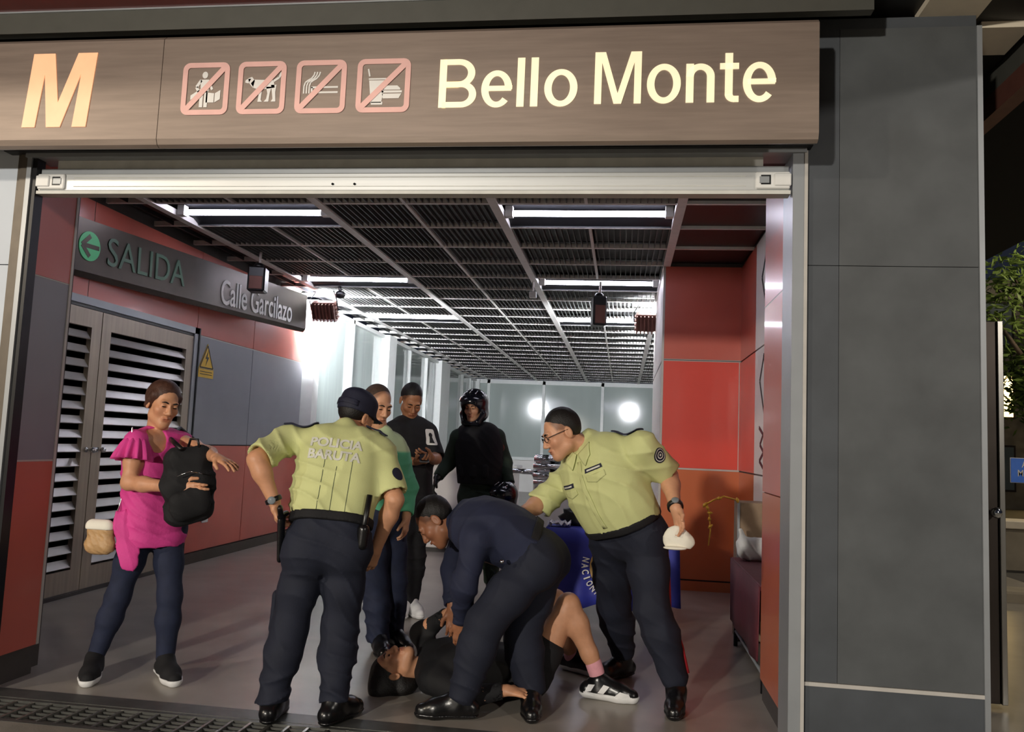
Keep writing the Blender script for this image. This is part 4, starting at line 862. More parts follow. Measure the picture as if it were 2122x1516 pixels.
def shirt(t, J, m, lev=None, seed=0., sleeveL=.62, sleeveR=.62, sr=.066, g=.008, bow=None, hem=-.04, name='shirt', collar=True, amp=.004, extra=(), color=None, neck_r=.075, h=.0075, f=30, yoke=.062, nf=.03):
    latP = J['hipR'] - J['hipL']; latN = J['shR'] - J['shL']; ax = nz(J['neck'] - J['pel']); L = torso_ops(J['pel'], J['neck'], latP, latN, lev or LEV, g, bow)
    L.append(cut(lerp(J['pel'], J['neck'], hem), -ax))
    nb = J['neck'] - ax * nf
    for q in 'LR': L += [cap(nb, J['sh' + q], yoke, .062, .05)]
    S = []
    for q, fr in (('L', sleeveL), ('R', sleeveR)):
        sh, el, wr = J['sh' + q], J['el' + q], J['wr' + q]
        if fr <= 0: continue
        if fr <= 1: e = lerp(sh, el, fr + .08); S += [cap(sh, e, sr, sr * .96, .045)]
        else: e = lerp(el, wr, fr - 1); S += [cap(sh, el, sr, sr * .9, .04), cap(el, e, sr * .88, sr * .68, .04)]
    L += S; L += list(extra)
    for q, fr in (('L', sleeveL), ('R', sleeveR)):
        sh, el, wr = J['sh' + q], J['el' + q], J['wr' + q]
        if fr <= 0: continue
        a, b = (sh, el) if fr <= 1 else (el, wr); fq = fr if fr <= 1 else fr - 1; d = nz(b - a); e = lerp(a, b, fq)      # cuff: cut square and hollowed round the arm
        L += [ell(e + d * .075, (.09, .09, .075), frame(V3(.3, .8, .1), d) if False else _basis(d), .006, 's'), cap(e - d * .05, e + d * .02, .052 if fr <= 1 else .031, .054 if fr <= 1 else .032, .004, mode='s')]
    if collar: L += [cap(J['neck'] - ax * .02, J['neck'] + ax * .028, neck_r, neck_r * .93, .02)]
    o = sculpt(name, L, m, t, h, post=folds(amp, f, seed=seed), color=color); return o
def _basis(d):
    d = nz(d); a = nz(np.cross(d, V3(.31, .5, .8))); return np.array([a, np.cross(d, a), d])
def belt(t, J, lev=None, m='black_leather', at_=.19, wd=.045, g=.018, bow=None, s=1.):
    ax = nz(J['neck'] - J['pel']); c = lerp(J['pel'], J['neck'], at_); L = torso_ops(J['pel'], J['neck'], J['hipR'] - J['hipL'], J['shR'] - J['shL'], scaled(lev or LEV, s, s)[:4], g, bow) + [cut(c + ax * wd / 2, ax), cut(c - ax * wd / 2, -ax)]
    return sculpt('belt', L, m, t, .007)
def epaulette(t, J, q, sh_o, m='cap_navy', tape=False):
    a = lerp(J['neck'], J['sh' + q], .42); b = lerp(J['neck'], J['sh' + q], 1.0); u = nz(b - a); f = nz(np.cross(u, UP)); v = nz(np.cross(UP, u)) ; n = nz(np.cross(u, v))
    if n @ UP < 0: v = -v
    L = np.linalg.norm(b - a); c = lerp(a, b, .5); o = decal('epaulette', m, sh_o, [rect(-L / 2, L / 2, -.024, .024)], c, u, v, t, .006, .02, thick=.005)
    if tape:
        for x in (.10, .125): decal('rank_bar', 'gold_tape', sh_o, [rect(L * x * 3.2 - .004, L * x * 3.2 + .004, -.024, .024)], c, u, v, t, .012, .02)
        decal('rank_tab', 'white_paint', sh_o, [rect(-.02, .012, -.012, .012)], c, u, v, t, .012, .02)
    return o
def bezel_watch(t, wr, el, m='plastic_black', r=.034):
    ax = nz(wr - el); c = wr - ax * .012; w_ = ring_band('watch', m, c, ax, r, .024, t, .005); side = nz(np.cross(ax, V3(.2, 1, .1))); lathe('watch_case', 'lens', [(.018, 0), (.019, .008), (.014, .011)], Vector(c - side * 0 + nz(V3(0, -1, .4) - ax * (ax @ V3(0, -1, .4))) * (r + .002)), Vector(nz(V3(0, -1, .4) - ax * (ax @ V3(0, -1, .4)))), 14, t); return w_
# ------------------------------------------------------------------ officer seen from behind, left of centre
J = dict(pel=A(682, 1112, 3.82), neck=A(714, 900, 3.98), shL=A(592, 912, 3.90), shR=A(786, 935, 4.0), elL=A(532, 952, 3.70), wrL=A(569, 1040, 3.72), elR=A(818, 1035, 3.93), wrR=A(778, 1140, 4.0),
         hipL=A(636, 1138, 3.80), hipR=A(722, 1138, 3.86), knL=A(600, 1300, 3.80), knR=A(703, 1300, 3.88), anL=A(562, 1458, 3.72), anR=A(690, 1464, 3.76))
t = person('police officer in lime shirt and navy cap seen from behind, hand on his holster', J['pel'])
hd = Head(A(737, 866, 4.10), V3(.36, .84, -.45), V3(.22, .35, 1))
body(t, J, hd, 'skin_tan', {'L': dict(d=A(584, 1100, 3.80) - J['wrL'], n=V3(1, .2, 0), t=V3(.2, -1, .1), curl=.7), 'R': dict(d=A(752, 1200, 4.04) - J['wrR'], n=V3(-.6, .8, 0), t=V3(-.6, -.2, .6), curl=.45)}, arms=1.02)
so_ = shirt(t, J, 'lime_shirt', seed=1.3, sleeveL=.80, sleeveR=.78, sr=.076, lev=[(-.02, .172, .115), (.16, .172, .118), (.32, .178, .122), (.48, .186, .124), (.64, .192, .124), (.78, .192, .116), (.90, .155, .088)], hem=.13, amp=.0085, collar=True, neck_r=.070)
trousers(t, J, seed=.4, seat=(0, -.03, -.01), low=.014, ankle=.070, knee=.080, thigh=.100, waist=.17, hem=.09)
belt(t, J, m='black_cloth', at_=.145, wd=.042, g=.024)
for q in 'LR': epaulette(t, J, q, so_)
for q, dd in (('L', V3(-.15, 1, 0)), ('R', V3(.3, 1, 0))): shoe(t, J['an' + q], dd, 'black_leather', 'boot', kn=J['kn' + q])
hd.hair(t, 'hair_black', .006, post=False)
hd.hair(t, 'cap_navy', .020, line=((.10, .040), (-.11, .005)), extra=[ell(hd.p(0, .125, .045), (.070, .052, .010), hd.R, .015), ell(hd.p(0, -.015, .050), (.088, .108, .078), hd.R, .03), ell(hd.p(0, -.02, .10), (.086, .100, .045), hd.R, .03)], name='cap', post=False)
decal('cap_band', 'cap_navy', [o for o in t.children if o.name.startswith('cap')][-1], [rect(-.07, .07, -.014, .014)], hd.p(0, -.13, .040), hd.R[0], hd.R[2], t, .003, .02, thick=.003)
fw = V3(0, 0, 0); ub = nz(J['shR'] - J['shL']); vb = nz(J['neck'] - J['pel']); vb = nz(vb - ub * (vb @ ub)); nb_ = np.cross(ub, vb)
bc = lerp(J['pel'], J['neck'], .80)
decal('lettering', 'grey_print', so_, text2d('POLICIA', .25, .050, .035), bc + vb * .012 + ub * -.015, ub, vb, t); decal('lettering', 'grey_print', so_, text2d('BARUTA', .25, .050, .035), bc - vb * .052 + ub * -.015, ub, vb, t)
for dx in (-.06, .0, .07): decal('seam', 'olive_cloth', so_, [rect(-.0012, .0012, -.17, .13 if dx else .10)], lerp(J['pel'], J['neck'], .40) + ub * dx, nz(ub - vb * .12), vb, t, .0012, .03)
decal('shoulder_patch', 'cap_navy', so_, [circ(0, 0, .03, 16)], lerp(J['shL'], J['elL'], .45), V3(.3, -.75, 0), UP, t, .003); decal('shoulder_patch', 'cap_navy', so_, [circ(0, 0, .03, 16)], lerp(J['shR'], J['elR'], .45), V3(.5, .75, 0), UP, t, .003)
bezel_watch(t, J['wrL'], J['elL'])
# holster with pistol at the left hip
hp = A(583, 1085, 3.72); sculpt('holster', [cap(hp + V3(0, 0, .02), hp + V3(-.005, .02, -.16), .030, .022, .01, flat=(V3(1, 0, 0), .55))], 'black_leather', t, .005)
sculpt('pistol_grip', [cap(hp + V3(0, -.01, .03), hp + V3(.01, -.05, .075), .018, .017, .006, flat=(V3(1, 0, 0), .7)), cap(hp + V3(0, -.02, .035), hp + V3(0, .05, .045), .014, .014, .006)], 'black_leather', t, .004)
bt_ = A(757, 1070, 3.78); tube('baton', 'plastic_black', [bt_ + V3(.01, .02, .10), bt_ + V3(0, 0, -.02), bt_ + V3(-.012, .0, -.10)], .014, t, 10)
sculpt('radio_pouch', [cap(bt_ + V3(-.005, 0, -.06), bt_ + V3(-.01, 0, -.13), .028, .026, .01)], 'black_leather', t, .006)
sculpt('cargo_pocket', [cap(A(572, 1235, 3.86), A(566, 1300, 3.86), .030, .034, .01, flat=(V3(1, .2, 0), .6))], 'navy_trousers', t, .006, post=folds(.002, 60))
tube('trouser_stripe', 'red_stripe', [A(585, 1140, 3.80), A(588, 1200, 3.80)], .006, t)
finish(t)
# ------------------------------------------------------------------ officer leaning over from the right
J = dict(pel=A(1302, 1098, 4.5), neck=A(1228, 925, 4.42), shL=A(1330, 925, 4.30), shR=A(1196, 975, 4.60), elL=A(1386, 985, 4.44), wrL=A(1400, 1052, 4.26), elR=A(1120, 1043, 4.55), wrR=A(1083, 1060, 4.37),
         hipL=A(1338, 1108, 4.45), hipR=A(1268, 1116, 4.6), knL=A(1352, 1260, 4.42), knR=A(1272, 1255, 4.75), anL=A(1402, 1415, 4.42), anR=A(1292, 1355, 4.93))
t = person('police officer with glasses in lime shirt leaning over from the right', J['pel'])
hd = Head(A(1165, 899, 4.36), V3(-.86, -.36, -.42), V3(-.32, 0, 1), 1.0, .006)
body(t, J, hd, 'skin_light', {'L': dict(d=A(1414, 1108, 4.22) - J['wrL'], n=V3(-.7, -.5, 0), t=V3(-.4, -1, 0), curl=.42), 'R': dict(d=V3(-.75, -.55, -.15), n=V3(.1, -.2, -1), t=V3(.3, -.9, 0), curl=.55)}, arms=1.08, stub=.12)
LR_ = [(-.02, .190, .140), (.16, .198, .152), (.32, .206, .160), (.48, .208, .158), (.64, .205, .148), (.78, .196, .130), (.90, .160, .095)]
fwd = nz(np.cross(UP, J['shR'] - J['shL'])); fwd = fwd if fwd[1] < 0 else -fwd
so_ = shirt(t, J, 'lime_shirt', LR_, seed=2.7, sleeveL=.74, sleeveR=.92, sr=.082, hem=.10, amp=.0085, bow=fwd * .03, neck_r=.078)
trousers(t, J, seed=1.9, low=.006, thigh=.108, knee=.084, ankle=.070, s=1.06, waist=.14, hem=.10)
belt(t, J, LR_, m='black_cloth', at_=.115, wd=.040, g=.010, bow=fwd * .03)
for q in 'LR': epaulette(t, J, q, so_, tape=(q == 'L'))
for q, dd in (('L', V3(-.12, -1, 0)), ('R', V3(-.75, -.7, 0))): shoe(t, J['an' + q], dd, 'black_leather', 'boot', kn=J['kn' + q])
hd.hair(t, 'hair_black', .016); hd.face(t)
P = hd.p
for sg_ in (-1, 1):
    bm = bmesh.new(); tube_bm(bm, [P(sg_ * .033 + .021 * math.cos(a), .107 - .18 * abs(sg_ * .033 + .021 * math.cos(a)) ** 1.3 * 2, .004 + .015 * math.sin(a)) for a in [2 * math.pi * i / 16 for i in range(17)]], .0018, 6); g_ = link('glasses_rim', mesh_from_bm('glasses_rim', bm), 'plastic_black', t, True)
    tube('glasses_arm', 'plastic_black', [P(sg_ * .056, .095, .010), P(sg_ * .079, .04, .012), P(sg_ * .083, -.015, .012)], .0022, t, 6)
tube('glasses_bridge', 'plastic_black', [P(-.013, .108, .008), P(0, .112, .011), P(.013, .108, .008)], .0018, t, 6)
ul = nz(J['shL'] - J['shR']); vl = nz(J['neck'] - J['pel']); vl = nz(vl - ul * (vl @ ul)); cc_ = lerp(J['pel'], J['neck'], .62) + fwd * .12
po = cc_ + ul * .10 + vl * .055; decal('name_tape', 'cap_navy', so_, [rect(-.052, .052, -.010, .010)], po, ul, vl, t, .003); decal('name_print', 'grey_print', so_, [rect(-.040, .044, -.004, .004)], po, ul, vl, t, .0055)
decal('pocket_flap', 'lime_shirt', so_, [[(-.055, 0), (.055, 0), (.055, -.028), (0, -.045), (-.055, -.028)]], po - vl * .025, ul, vl, t, .004, thick=.003)
po2 = cc_ - ul * .095 + vl * .01; decal('name_tape', 'cap_navy', so_, [rect(-.045, .045, -.011, .011)], po2, ul, vl, t, .003); decal('name_print', 'grey_print', so_, [rect(-.034, .034, -.004, .004)], po2, ul, vl, t, .0055); decal('pocket_flap', 'lime_shirt', so_, [[(-.05, 0), (.05, 0), (.05, -.025), (0, -.04), (-.05, -.025)]], po2 - vl * .025, ul, vl, t, .004, thick=.003)
for a, b, c, d in ((.0, .0, .055, -.065),):
    for sg_ in (-1, 1): decal('collar_leaf', 'lime_shirt', so_, [[(sg_ * .004, .03), (sg_ * .075, .065), (sg_ * .085, .01), (sg_ * .045, -.035)]], J['neck'] + fwd * .06 - vl * .045, ul, vl, t, .010, thick=.004)
decal('button_placket', 'lime_shirt', so_, [rect(-.013, .013, -.36, .0)], J['neck'] + fwd * .08 - vl * .06, ul, vl, t, .003, .03, thick=.002)
pc = lerp(J['shL'], J['elL'], .42); un = nz(np.cross(J['elL'] - J['shL'], V3(.4, -1, .3))); nn_ = V3(.35, -1, .25); uu = nz(np.cross(UP, nn_)); uu = uu if uu[0] > 0 else -uu; vv = nz(np.cross(nn_, uu)); vv = vv if vv[2] > 0 else -vv
if np.cross(uu, vv)[1] > 0: uu = -uu
decal('shoulder_patch', 'cap_navy', so_, [circ(0, 0, .037, 24)], pc, uu, vv, t, .003); decal('patch_ring', 'grey_print', so_, stroke_o(0, 0, .031, .031, .004, n=24), pc, uu, vv, t, .0055); decal('patch_crest', 'grey_print', so_, stroke_o(0, 0, .018, .018, .005, n=18) + [circ(0, 0, .006, 8)], pc, uu, vv, t, .0055)
bezel_watch(t, J['wrL'], J['elL'], r=.036)
tube('trouser_stripe', 'red_stripe', [J['hipL'] + V3(.105, .02, -.02), lerp(J['hipL'], J['knL'], .5) + V3(.100, .02, 0), J['knL'] + V3(.088, .02, 0), lerp(J['knL'], J['anL'], .5) + V3(.088, .01, 0), lerp(J['knL'], J['anL'], .85) + V3(.074, .0, 0)], .010, t, 8)
finish(t)
hb = A(1408, 1118, 4.20); o = empty('cloth_cap', hb - V3(0, 0, .05), label='folded white cloth cap dangling from the leaning officer’s hand', category='cap')
sculpt('crown', [ell(hb + V3(0, .03, -.01), (.078, .022, .052), None, .02), ell(hb + V3(-.015, .03, .01), (.058, .024, .056), None, .02), cut(hb + V3(0, 0, -.045), -UP)], 'white_cotton', o, .005, post=folds(.0025, 70)); sculpt('brim', [ell(hb + V3(-.02, .01, -.042), (.058, .03, .010), None, .01)], 'white_cotton', o, .004); finish(o)
# ------------------------------------------------------------------ officer in navy bending down in the middle
J = dict(pel=A(1112, 1148, 4.24), neck=A(955, 1092, 4.2), shL=A(985, 1118, 4.03), shR=A(965, 1088, 4.40), elL=A(962, 1212, 4.0), wrL=A(955, 1290, 4.16), elR=A(938, 1180, 4.5), wrR=A(938, 1262, 4.42),
         hipL=A(1106, 1168, 4.14), hipR=A(1128, 1158, 4.36), knL=A(1004, 1292, 4.0), knR=A(1082, 1312, 4.27), anL=A(958, 1440, 3.98), anR=A(1100, 1428, 4.2))
t = person('officer in dark navy uniform bent over the figure on the floor', J['pel'])
hd = Head(A(904, 1080, 4.2), V3(-.62, -.12, -.78), V3(-.80, 0, .55))
body(t, J, hd, 'skin_dark', {'L': dict(d=V3(-.05, .1, -1), n=V3(.2, 1, 0), t=V3(-1, .2, 0), curl=.6), 'R': dict(d=V3(.1, -.1, -1), n=V3(0, -1, 0), t=V3(-1, 0, 0), curl=.6)}, arms=1.0)
LB = [(-.02, .165, .118), (.16, .168, .122), (.32, .172, .128), (.48, .178, .132), (.64, .182, .130), (.78, .182, .118), (.90, .155, .09)]
so_ = shirt(t, J, 'navy_shirt', LB, seed=4.2, sleeveL=1.88, sleeveR=1.88, sr=.070, hem=.06, amp=.009, bow=V3(0, 0, .05), neck_r=.068)
trousers(t, J, seed=3.1, low=.005, thigh=.106, knee=.086, ankle=.072, seat=(.03, 0, -.01), s=1.05, waist=.12, hem=.07)
belt(t, J, LB, m='black_cloth', at_=.09, wd=.045, g=.012, bow=V3(0, 0, .05))
for q, dd in (('L', V3(-1, -.15, 0)), ('R', V3(.15, -1, 0))): shoe(t, J['an' + q], dd, 'black_leather', 'boot', kn=J['kn' + q])
hd.hair(t, 'hair_black', .012); hd.face(t)
lathe('belt_clip', 'chrome', [(.010, 0), (.012, .006), (.006, .012)], Vector(A(1040, 1163, 3.98)), (0, -1, .2), 10, t)
finish(t)
# ------------------------------------------------------------------ person lying on the floor, knees up
gz = V3(0, 0, .06)
J = dict(pel=A(1078, 1415, 4.45) + gz, neck=A(880, 1400, 4.34) + gz * .8, shL=A(892, 1352, 4.50), shR=A(893, 1420, 4.18) + gz * .5, elL=A(872, 1312, 4.60), wrL=A(940, 1262, 4.47), elR=A(975, 1452, 4.10) + gz * .4, wrR=A(1050, 1440, 4.12) + gz * .4,
         hipL=A(1098, 1395, 4.60) + gz * .8, hipR=A(1098, 1420, 4.38) + gz, knL=A(1150, 1243, 4.75), knR=A(1178, 1252, 4.47), anL=A(1186, 1362, 4.97), anR=A(1236, 1388, 4.47))
t = person('person in black clothes lying on the floor with bare legs and knees raised', J['pel'])
hd = Head(A(818, 1398, 4.30) + V3(0, 0, .04), V3(-.25, -.30, .92), V3(-1, -.1, -.15), .95)
body(t, J, hd, 'skin_tan', {'L': dict(d=V3(.5, -.1, .6), n=V3(.2, -.9, 0), t=V3(-.5, 0, .8), curl=.9), 'R': dict(d=V3(1, -.1, -.05), n=V3(0, .2, -1), t=V3(0, 1, 0), curl=.5)}, legs=1.13)
shirt(t, J, 'black_cloth', seed=5.5, sleeveL=1.8, sleeveR=1.86, sr=.062, hem=-.05, amp=.005, collar=False)
trousers(t, {**J, 'knL': lerp(J['hipL'], J['knL'], .45), 'knR': lerp(J['hipR'], J['knR'], .30), 'anL': lerp(J['hipL'], J['knL'], .50), 'anR': lerp(J['hipR'], J['knR'], .34)}, 'black_cloth', thigh=.098, knee=.092, ankle=.088, hem=.005, low=0, name='shorts')
for q, dd, mm in (('R', V3(1, -.10, 0), 'white_shoe'), ('L', V3(.85, -.4, 0), 'white_shoe')):
    s_ = shoe(t, J['an' + q], dd, 'black_leather', 'shoe', 'white_shoe', 'sneaker', sole_h=.034); an, d = J['an' + q], nz(dd); fl = V3(an[0], an[1], 0); sd = np.cross(UP, d); sd = sd if sd[1] < 0 else -sd
    if q == 'R':
        for P4 in ([(-.055, .040), (-.02, .050), (.00, .085), (-.035, .080)], [(.015, .045), (.045, .042), (.075, .080), (.045, .088)], [(.10, .035), (.185, .030), (.175, .050), (.13, .062)], [(-.06, .030), (.19, .026), (.19, .036), (-.06, .044)]): decal('overlay', 'white_shoe', s_, [P4], fl + sd * .0, -d if np.cross(d, UP) @ sd < 0 else d, UP, t, .003, .01) if np.cross(d, UP) @ sd > 0 else decal('overlay', 'white_shoe', s_, [[(-a, b) for a, b in P4][::-1]], fl, -d, UP, t, .003, .01)
    for k in range(4): c = fl + d * (.05 + .022 * k) + UP * (.102 - .014 * k); tube('lace', 'white_shoe', [c + sd * .026 - UP * .006, c + UP * .004, c - sd * .026 - UP * .006], .0032, s_, 6)
    ring = sculpt('sock', chain([an + UP * -.01, lerp(an, J['kn' + q], .10)], [.042, .043], .01), 'sock_pink', t, .006)
hd.hair(t, 'hair_black', .014, grow=.008, extra=[ell(hd.p(0, -.10, .0), (.10, .06, .11), hd.R, .04), ell(hd.p(.05, -.07, .10), (.08, .07, .06), hd.R, .04)]); hd.face(t)
finish(t)
# ------------------------------------------------------------------ woman in pink
J = dict(pel=A(316, 1078, 4.25), neck=A(325, 900, 4.24), shL=A(375, 915, 4.36), shR=A(283, 913, 4.08), elL=A(428, 938, 4.16), wrL=A(448, 948, 3.98), elR=A(267, 1000, 4.04), wrR=A(372, 1010, 3.98),
         hipL=A(348, 1095, 4.30), hipR=A(290, 1095, 4.2), knL=A(352, 1235, 4.22), knR=A(245, 1235, 4.17), anL=A(342, 1372, 4.22), anR=A(197, 1362, 4.14))
t = person('woman in a pink ruffled blouse and dark jeans clutching a black backpack', J['pel'])
hd = Head(A(338, 838, 4.22), V3(.78, -.60, -.22), V3(.18, 0, 1), .97)
body(t, J, hd, 'skin_tan', {'L': dict(d=V3(.9, -.3, -.25), n=V3(0, .1, -1), t=V3(-.2, -1, 0), curl=.25, spread=.1), 'R': dict(d=V3(1, -.1, -.08), n=V3(.1, 1, 0), t=V3(0, 0, 1), curl=.35)}, arms=.90)
LW = [(-.22, .158, .120), (-.06, .155, .118), (.12, .145, .108), (.30, .140, .100), (.46, .142, .104), (.60, .150, .112), (.76, .148, .102), (.90, .12, .075)]
bl = shirt(t, J, 'pink_blouse', LW, seed=6.1, sleeveL=.0, sleeveR=.0, g=.010, hem=-.28, amp=.0055, collar=False, name='blouse', f=40, yoke=.050, extra=[ell(J['neck'] + V3(.045, -.085, -.035), (.055, .06, .085), None, .01, 's')])
for q in 'R':
    sh, el = J['sh' + q], J['el' + q]; d = nz(el - sh); c = sh + d * .03; B = _basis(d); bm = bmesh.new(); n = 96; R0 = []
    for rr, hh in ((.050, -.055), (.072, -.01), (.088, .045), (.094, .075)):
        R0.append([bm.verts.new(Vector(c + d * hh + (B[0] * math.cos(2 * math.pi * i / n) + B[1] * math.sin(2 * math.pi * i / n)) * (rr + (.016 * math.sin(i * 2 * math.pi / n * 13) * max(0, hh + .05) * 10)))) for i in range(n)])
    for a, b in zip(R0[:-1], R0[1:]):
        for i in range(n): bm.faces.new((a[i], a[(i + 1) % n], b[(i + 1) % n], b[i]))
    o = link('ruffle_sleeve', mesh_from_bm('ruffle_sleeve', bm), 'pink_blouse', t, True); ca = o.data.color_attributes.new('Col', 'FLOAT_COLOR', 'POINT'); ca.data.foreach_set('color', np.ones(len(o.data.vertices) * 4, np.float32)); md = o.modifiers.new('thickness', 'SOLIDIFY'); md.thickness = .003
sculpt('tunic_panel', [cap(J['hipR'] + V3(-.02, -.10, .05), A(268, 1165, 4.08), .062, .046, .02, flat=(V3(.45, -.85, 0), .25))], 'pink_blouse', t, .006, post=folds(.004, 60, (1, .4, .1)))
trousers(t, J, 'jeans', seed=7.7, low=.001, amp=.002, thigh=.088, knee=.066, ankle=.052, s=.88, waist=.06, hem=.075)
for q, dd in (('L', V3(.75, -.75, 0)), ('R', V3(.42, -.9, 0))):
    s_ = shoe(t, J['an' + q], dd, 'black_cloth', 'shoe', 'white_shoe', 'sneaker', sole_h=.034)
hd.hair(t, 'hair_brown', .012, grow=.008, extra=[cap(hd.p(-.070, .02, .05), hd.p(-.074, -.03, -.02), .020, .018, .02), cap(hd.p(.070, .02, .05), hd.p(.074, -.03, -.02), .020, .018, .02), ell(hd.p(0, -.115, .045), (.045, .040, .042), hd.R, .02)]); hd.face(t, 'hair_brown')
finish(t)
bk = A(392, 995, 4.0); o = empty('backpack', bk - V3(0, 0, .2), label='black backpack hugged against the side of the woman in pink', category='backpack')
RB = frame(V3(.55, -.85, 0), V3(-.16, 0, 1)); W_ = lambda x, y, z: bk + RB.T @ V3(x, y, z)
mainp = sculpt('main_compartment', [cap(W_(-.045, -.03, .10), W_(.045, -.03, .11), .070, k=.06, flat=(RB[1], .8)), cap(W_(-.055, -.03, -.03), W_(.065, -.03, -.03), .080, k=.06, flat=(RB[1], .85)), cap(W_(-.045, -.03, -.15), W_(.06, -.03, -.16), .075, k=.06, flat=(RB[1], .85))], 'black_cloth', o, .007, post=folds(.009, 40)); sculpt('front_pocket', [cap(W_(-.04, .045, -.08), W_(.05, .045, -.10), .055, k=.02, flat=(RB[1], .6)), cap(W_(-.04, .04, -.13), W_(.05, .04, -.15), .05, k=.03, flat=(RB[1], .6))], 'black_cloth', o, .006, post=folds(.004, 60))
tube('shoulder_strap', 'plastic_black', [bk + V3(-.03, -.05, .16), J['shL'] + V3(-.02, -.09, .02), J['shL'] + V3(.0, -.02, .075), J['shL'] + V3(.03, .07, .02)], .013, o, 8); tube('grab_loop', 'plastic_black', [bk + V3(-.03, .02, .17), bk + V3(-.02, .02, .21), bk + V3(.02, .02, .21), bk + V3(.03, .02, .17)], .007, o); tube('zip', 'chrome', [W_(-.06, .062, .03), W_(0, .068, .05), W_(.06, .062, .03)], .0025, o); finish(o)
hb = A(208, 1112, 4.08); o = empty('handbag', hb - V3(0, 0, .09), label='small tan woven handbag swinging behind the woman in pink', category='handbag')
sculpt('bag_body', [cap(hb + V3(-.03, 0, .035), hb + V3(.03, 0, .035), .045, k=.03, flat=(V3(0, 1, 0), .75)), cap(hb + V3(-.035, 0, -.04), hb + V3(.035, 0, -.04), .050, k=.03, flat=(V3(0, 1, 0), .75))], 'tan_leather', o, .006, post=folds(.003, 120, (.5, .2, 1))); sculpt('flap', [cap(hb + V3(-.04, -.012, .055), hb + V3(.04, -.012, .055), .038, k=.01, flat=(V3(0, 1, 0), .8)), cut(hb + V3(0, 0, .04), -UP)], 'white_cotton', o, .005); tube('chain', 'chrome', [hb + V3(.06, 0, .06), A(250, 1040, 4.12), A(272, 960, 4.14), J['shR'] + V3(.0, -.05, .07)], .004, o, 6); finish(o)
# ------------------------------------------------------------------ man in green
J = dict(pel=A(790, 1068, 5.12), neck=A(792, 908, 5.1), shL=A(826, 938, 5.28), shR=A(752, 938, 4.96), elL=A(846, 1010, 5.24), wrL=A(842, 1072, 5.1), elR=A(742, 1010, 4.98), wrR=A(756, 1080, 4.95),
         hipL=A(812, 1078, 5.2), hipR=A(770, 1078, 5.05), knL=A(818, 1205, 5.2), knR=A(778, 1212, 5.07), anL=A(815, 1318, 5.22), anR=A(785, 1325, 5.07))
t = person('man in a green long sleeved shirt standing behind the officer', J['pel'])
hd = Head(A(782, 840, 5.08), V3(.72, -.62, -.32), V3(.05, 0, 1), 1.02)
body(t, J, hd, 'skin_light', {'L': dict(d=V3(0, -.1, -1), n=V3(-.8, .1, 0), t=V3(.2, -1, 0), curl=.5), 'R': dict(d=V3(0, 0, -1), n=V3(.8, 0, 0), t=V3(0, -1, 0), curl=.5)}, stub=.1)
nk = J['neck']
def yoke(V): w_ = np.clip((V[:, 2] - (nk[2] - .085)) / .012, 0, 1)[:, None]; return 1 + w_ * (np.array([4.6, 1.35, 1.45]) - 1)
shirt(t, J, 'green_shirt', seed=8.3, sleeveL=1.86, sleeveR=1.86, sr=.066, hem=-.04, amp=.004, collar=True, neck_r=.066, color=yoke)
trousers(t, J, 'jeans', seed=9.1, low=.004, thigh=.092, knee=.076, ankle=.070, hem=.06)
for q, dd in (('L', V3(.7, -.7, 0)), ('R', V3(.45, -.9, 0))): shoe(t, J['an' + q], dd, 'black_leather')
hd.hair(t, tint_mat('hair_buzz', (66, 50, 42), .7, .2, 80, .3, 300), .004, post=False); hd.face(t); finish(t)
# ------------------------------------------------------------------ man in black T-shirt looking at his phone
J = dict(pel=A(848, 1030, 6.2), neck=A(850, 872, 6.18), shL=A(886, 897, 6.30), shR=A(816, 893, 6.02), elL=A(903, 950, 6.2), wrL=A(893, 948, 5.98), elR=A(822, 952, 6.02), wrR=A(862, 956, 5.92),
         hipL=A(866, 1040, 6.25), hipR=A(832, 1040, 6.15), knL=A(862, 1148, 6.22), knR=A(834, 1150, 6.14), anL=A(852, 1245, 6.22), anR=A(838, 1247, 6.14))
t = person('man in a black T-shirt with a white chest print looking down at his phone', J['pel'])
hd = Head(A(852, 831, 6.12), V3(.40, -.72, -.55), V3(.15, -.2, 1), 1.0)
body(t, J, hd, 'skin_brown', {'L': dict(d=V3(-.45, -.7, .1), n=V3(-.6, .3, .6), t=V3(.2, -.2, 1), curl=.6), 'R': dict(d=V3(.75, -.5, .05), n=V3(-.2, .4, .8), t=V3(0, -.3, 1), curl=.6)})
so_ = shirt(t, J, 'black_cloth', seed=10.2, sleeveL=.86, sleeveR=.86, sr=.078, hem=-.10, amp=.004, neck_r=.064, g=.014)
ul = nz(J['shL'] - J['shR']); fw = nz(np.cross(UP, ul)); fw = fw if fw[1] < 0 else -fw; uu = np.cross(UP, fw); pc = lerp(J['pel'], J['neck'], .80) + fw * .08 + uu * .085
decal('chest_print', 'white_paint', so_, [rrect(-.045, .045, -.06, .06, .015)], pc, uu, UP, t, .003); decal('print_figure', 'black_paint', so_, [circ(0, .015, .018, 12), [(-.02, -.045), (.02, -.045), (.012, 0), (-.012, 0)]], pc, uu, UP, t, .0055)
trousers(t, J, 'black_cloth', seed=11.4, low=.004, thigh=.090, knee=.070, ankle=.060, hem=.06)
for q, dd in (('L', V3(.55, -.8, 0)), ('R', V3(.1, -1, 0))): shoe(t, J['an' + q], dd, 'white_shoe', sole='white_shoe', name='sneaker')
hd.hair(t, 'hair_black', .016); hd.face(t); finish(t)
pp = (J['wrL'] + J['wrR']) / 2 + V3(.015, -.07, .03); o = empty('phone', pp - V3(0, 0, .02), label='small phone held in both hands by the man in black', category='phone')
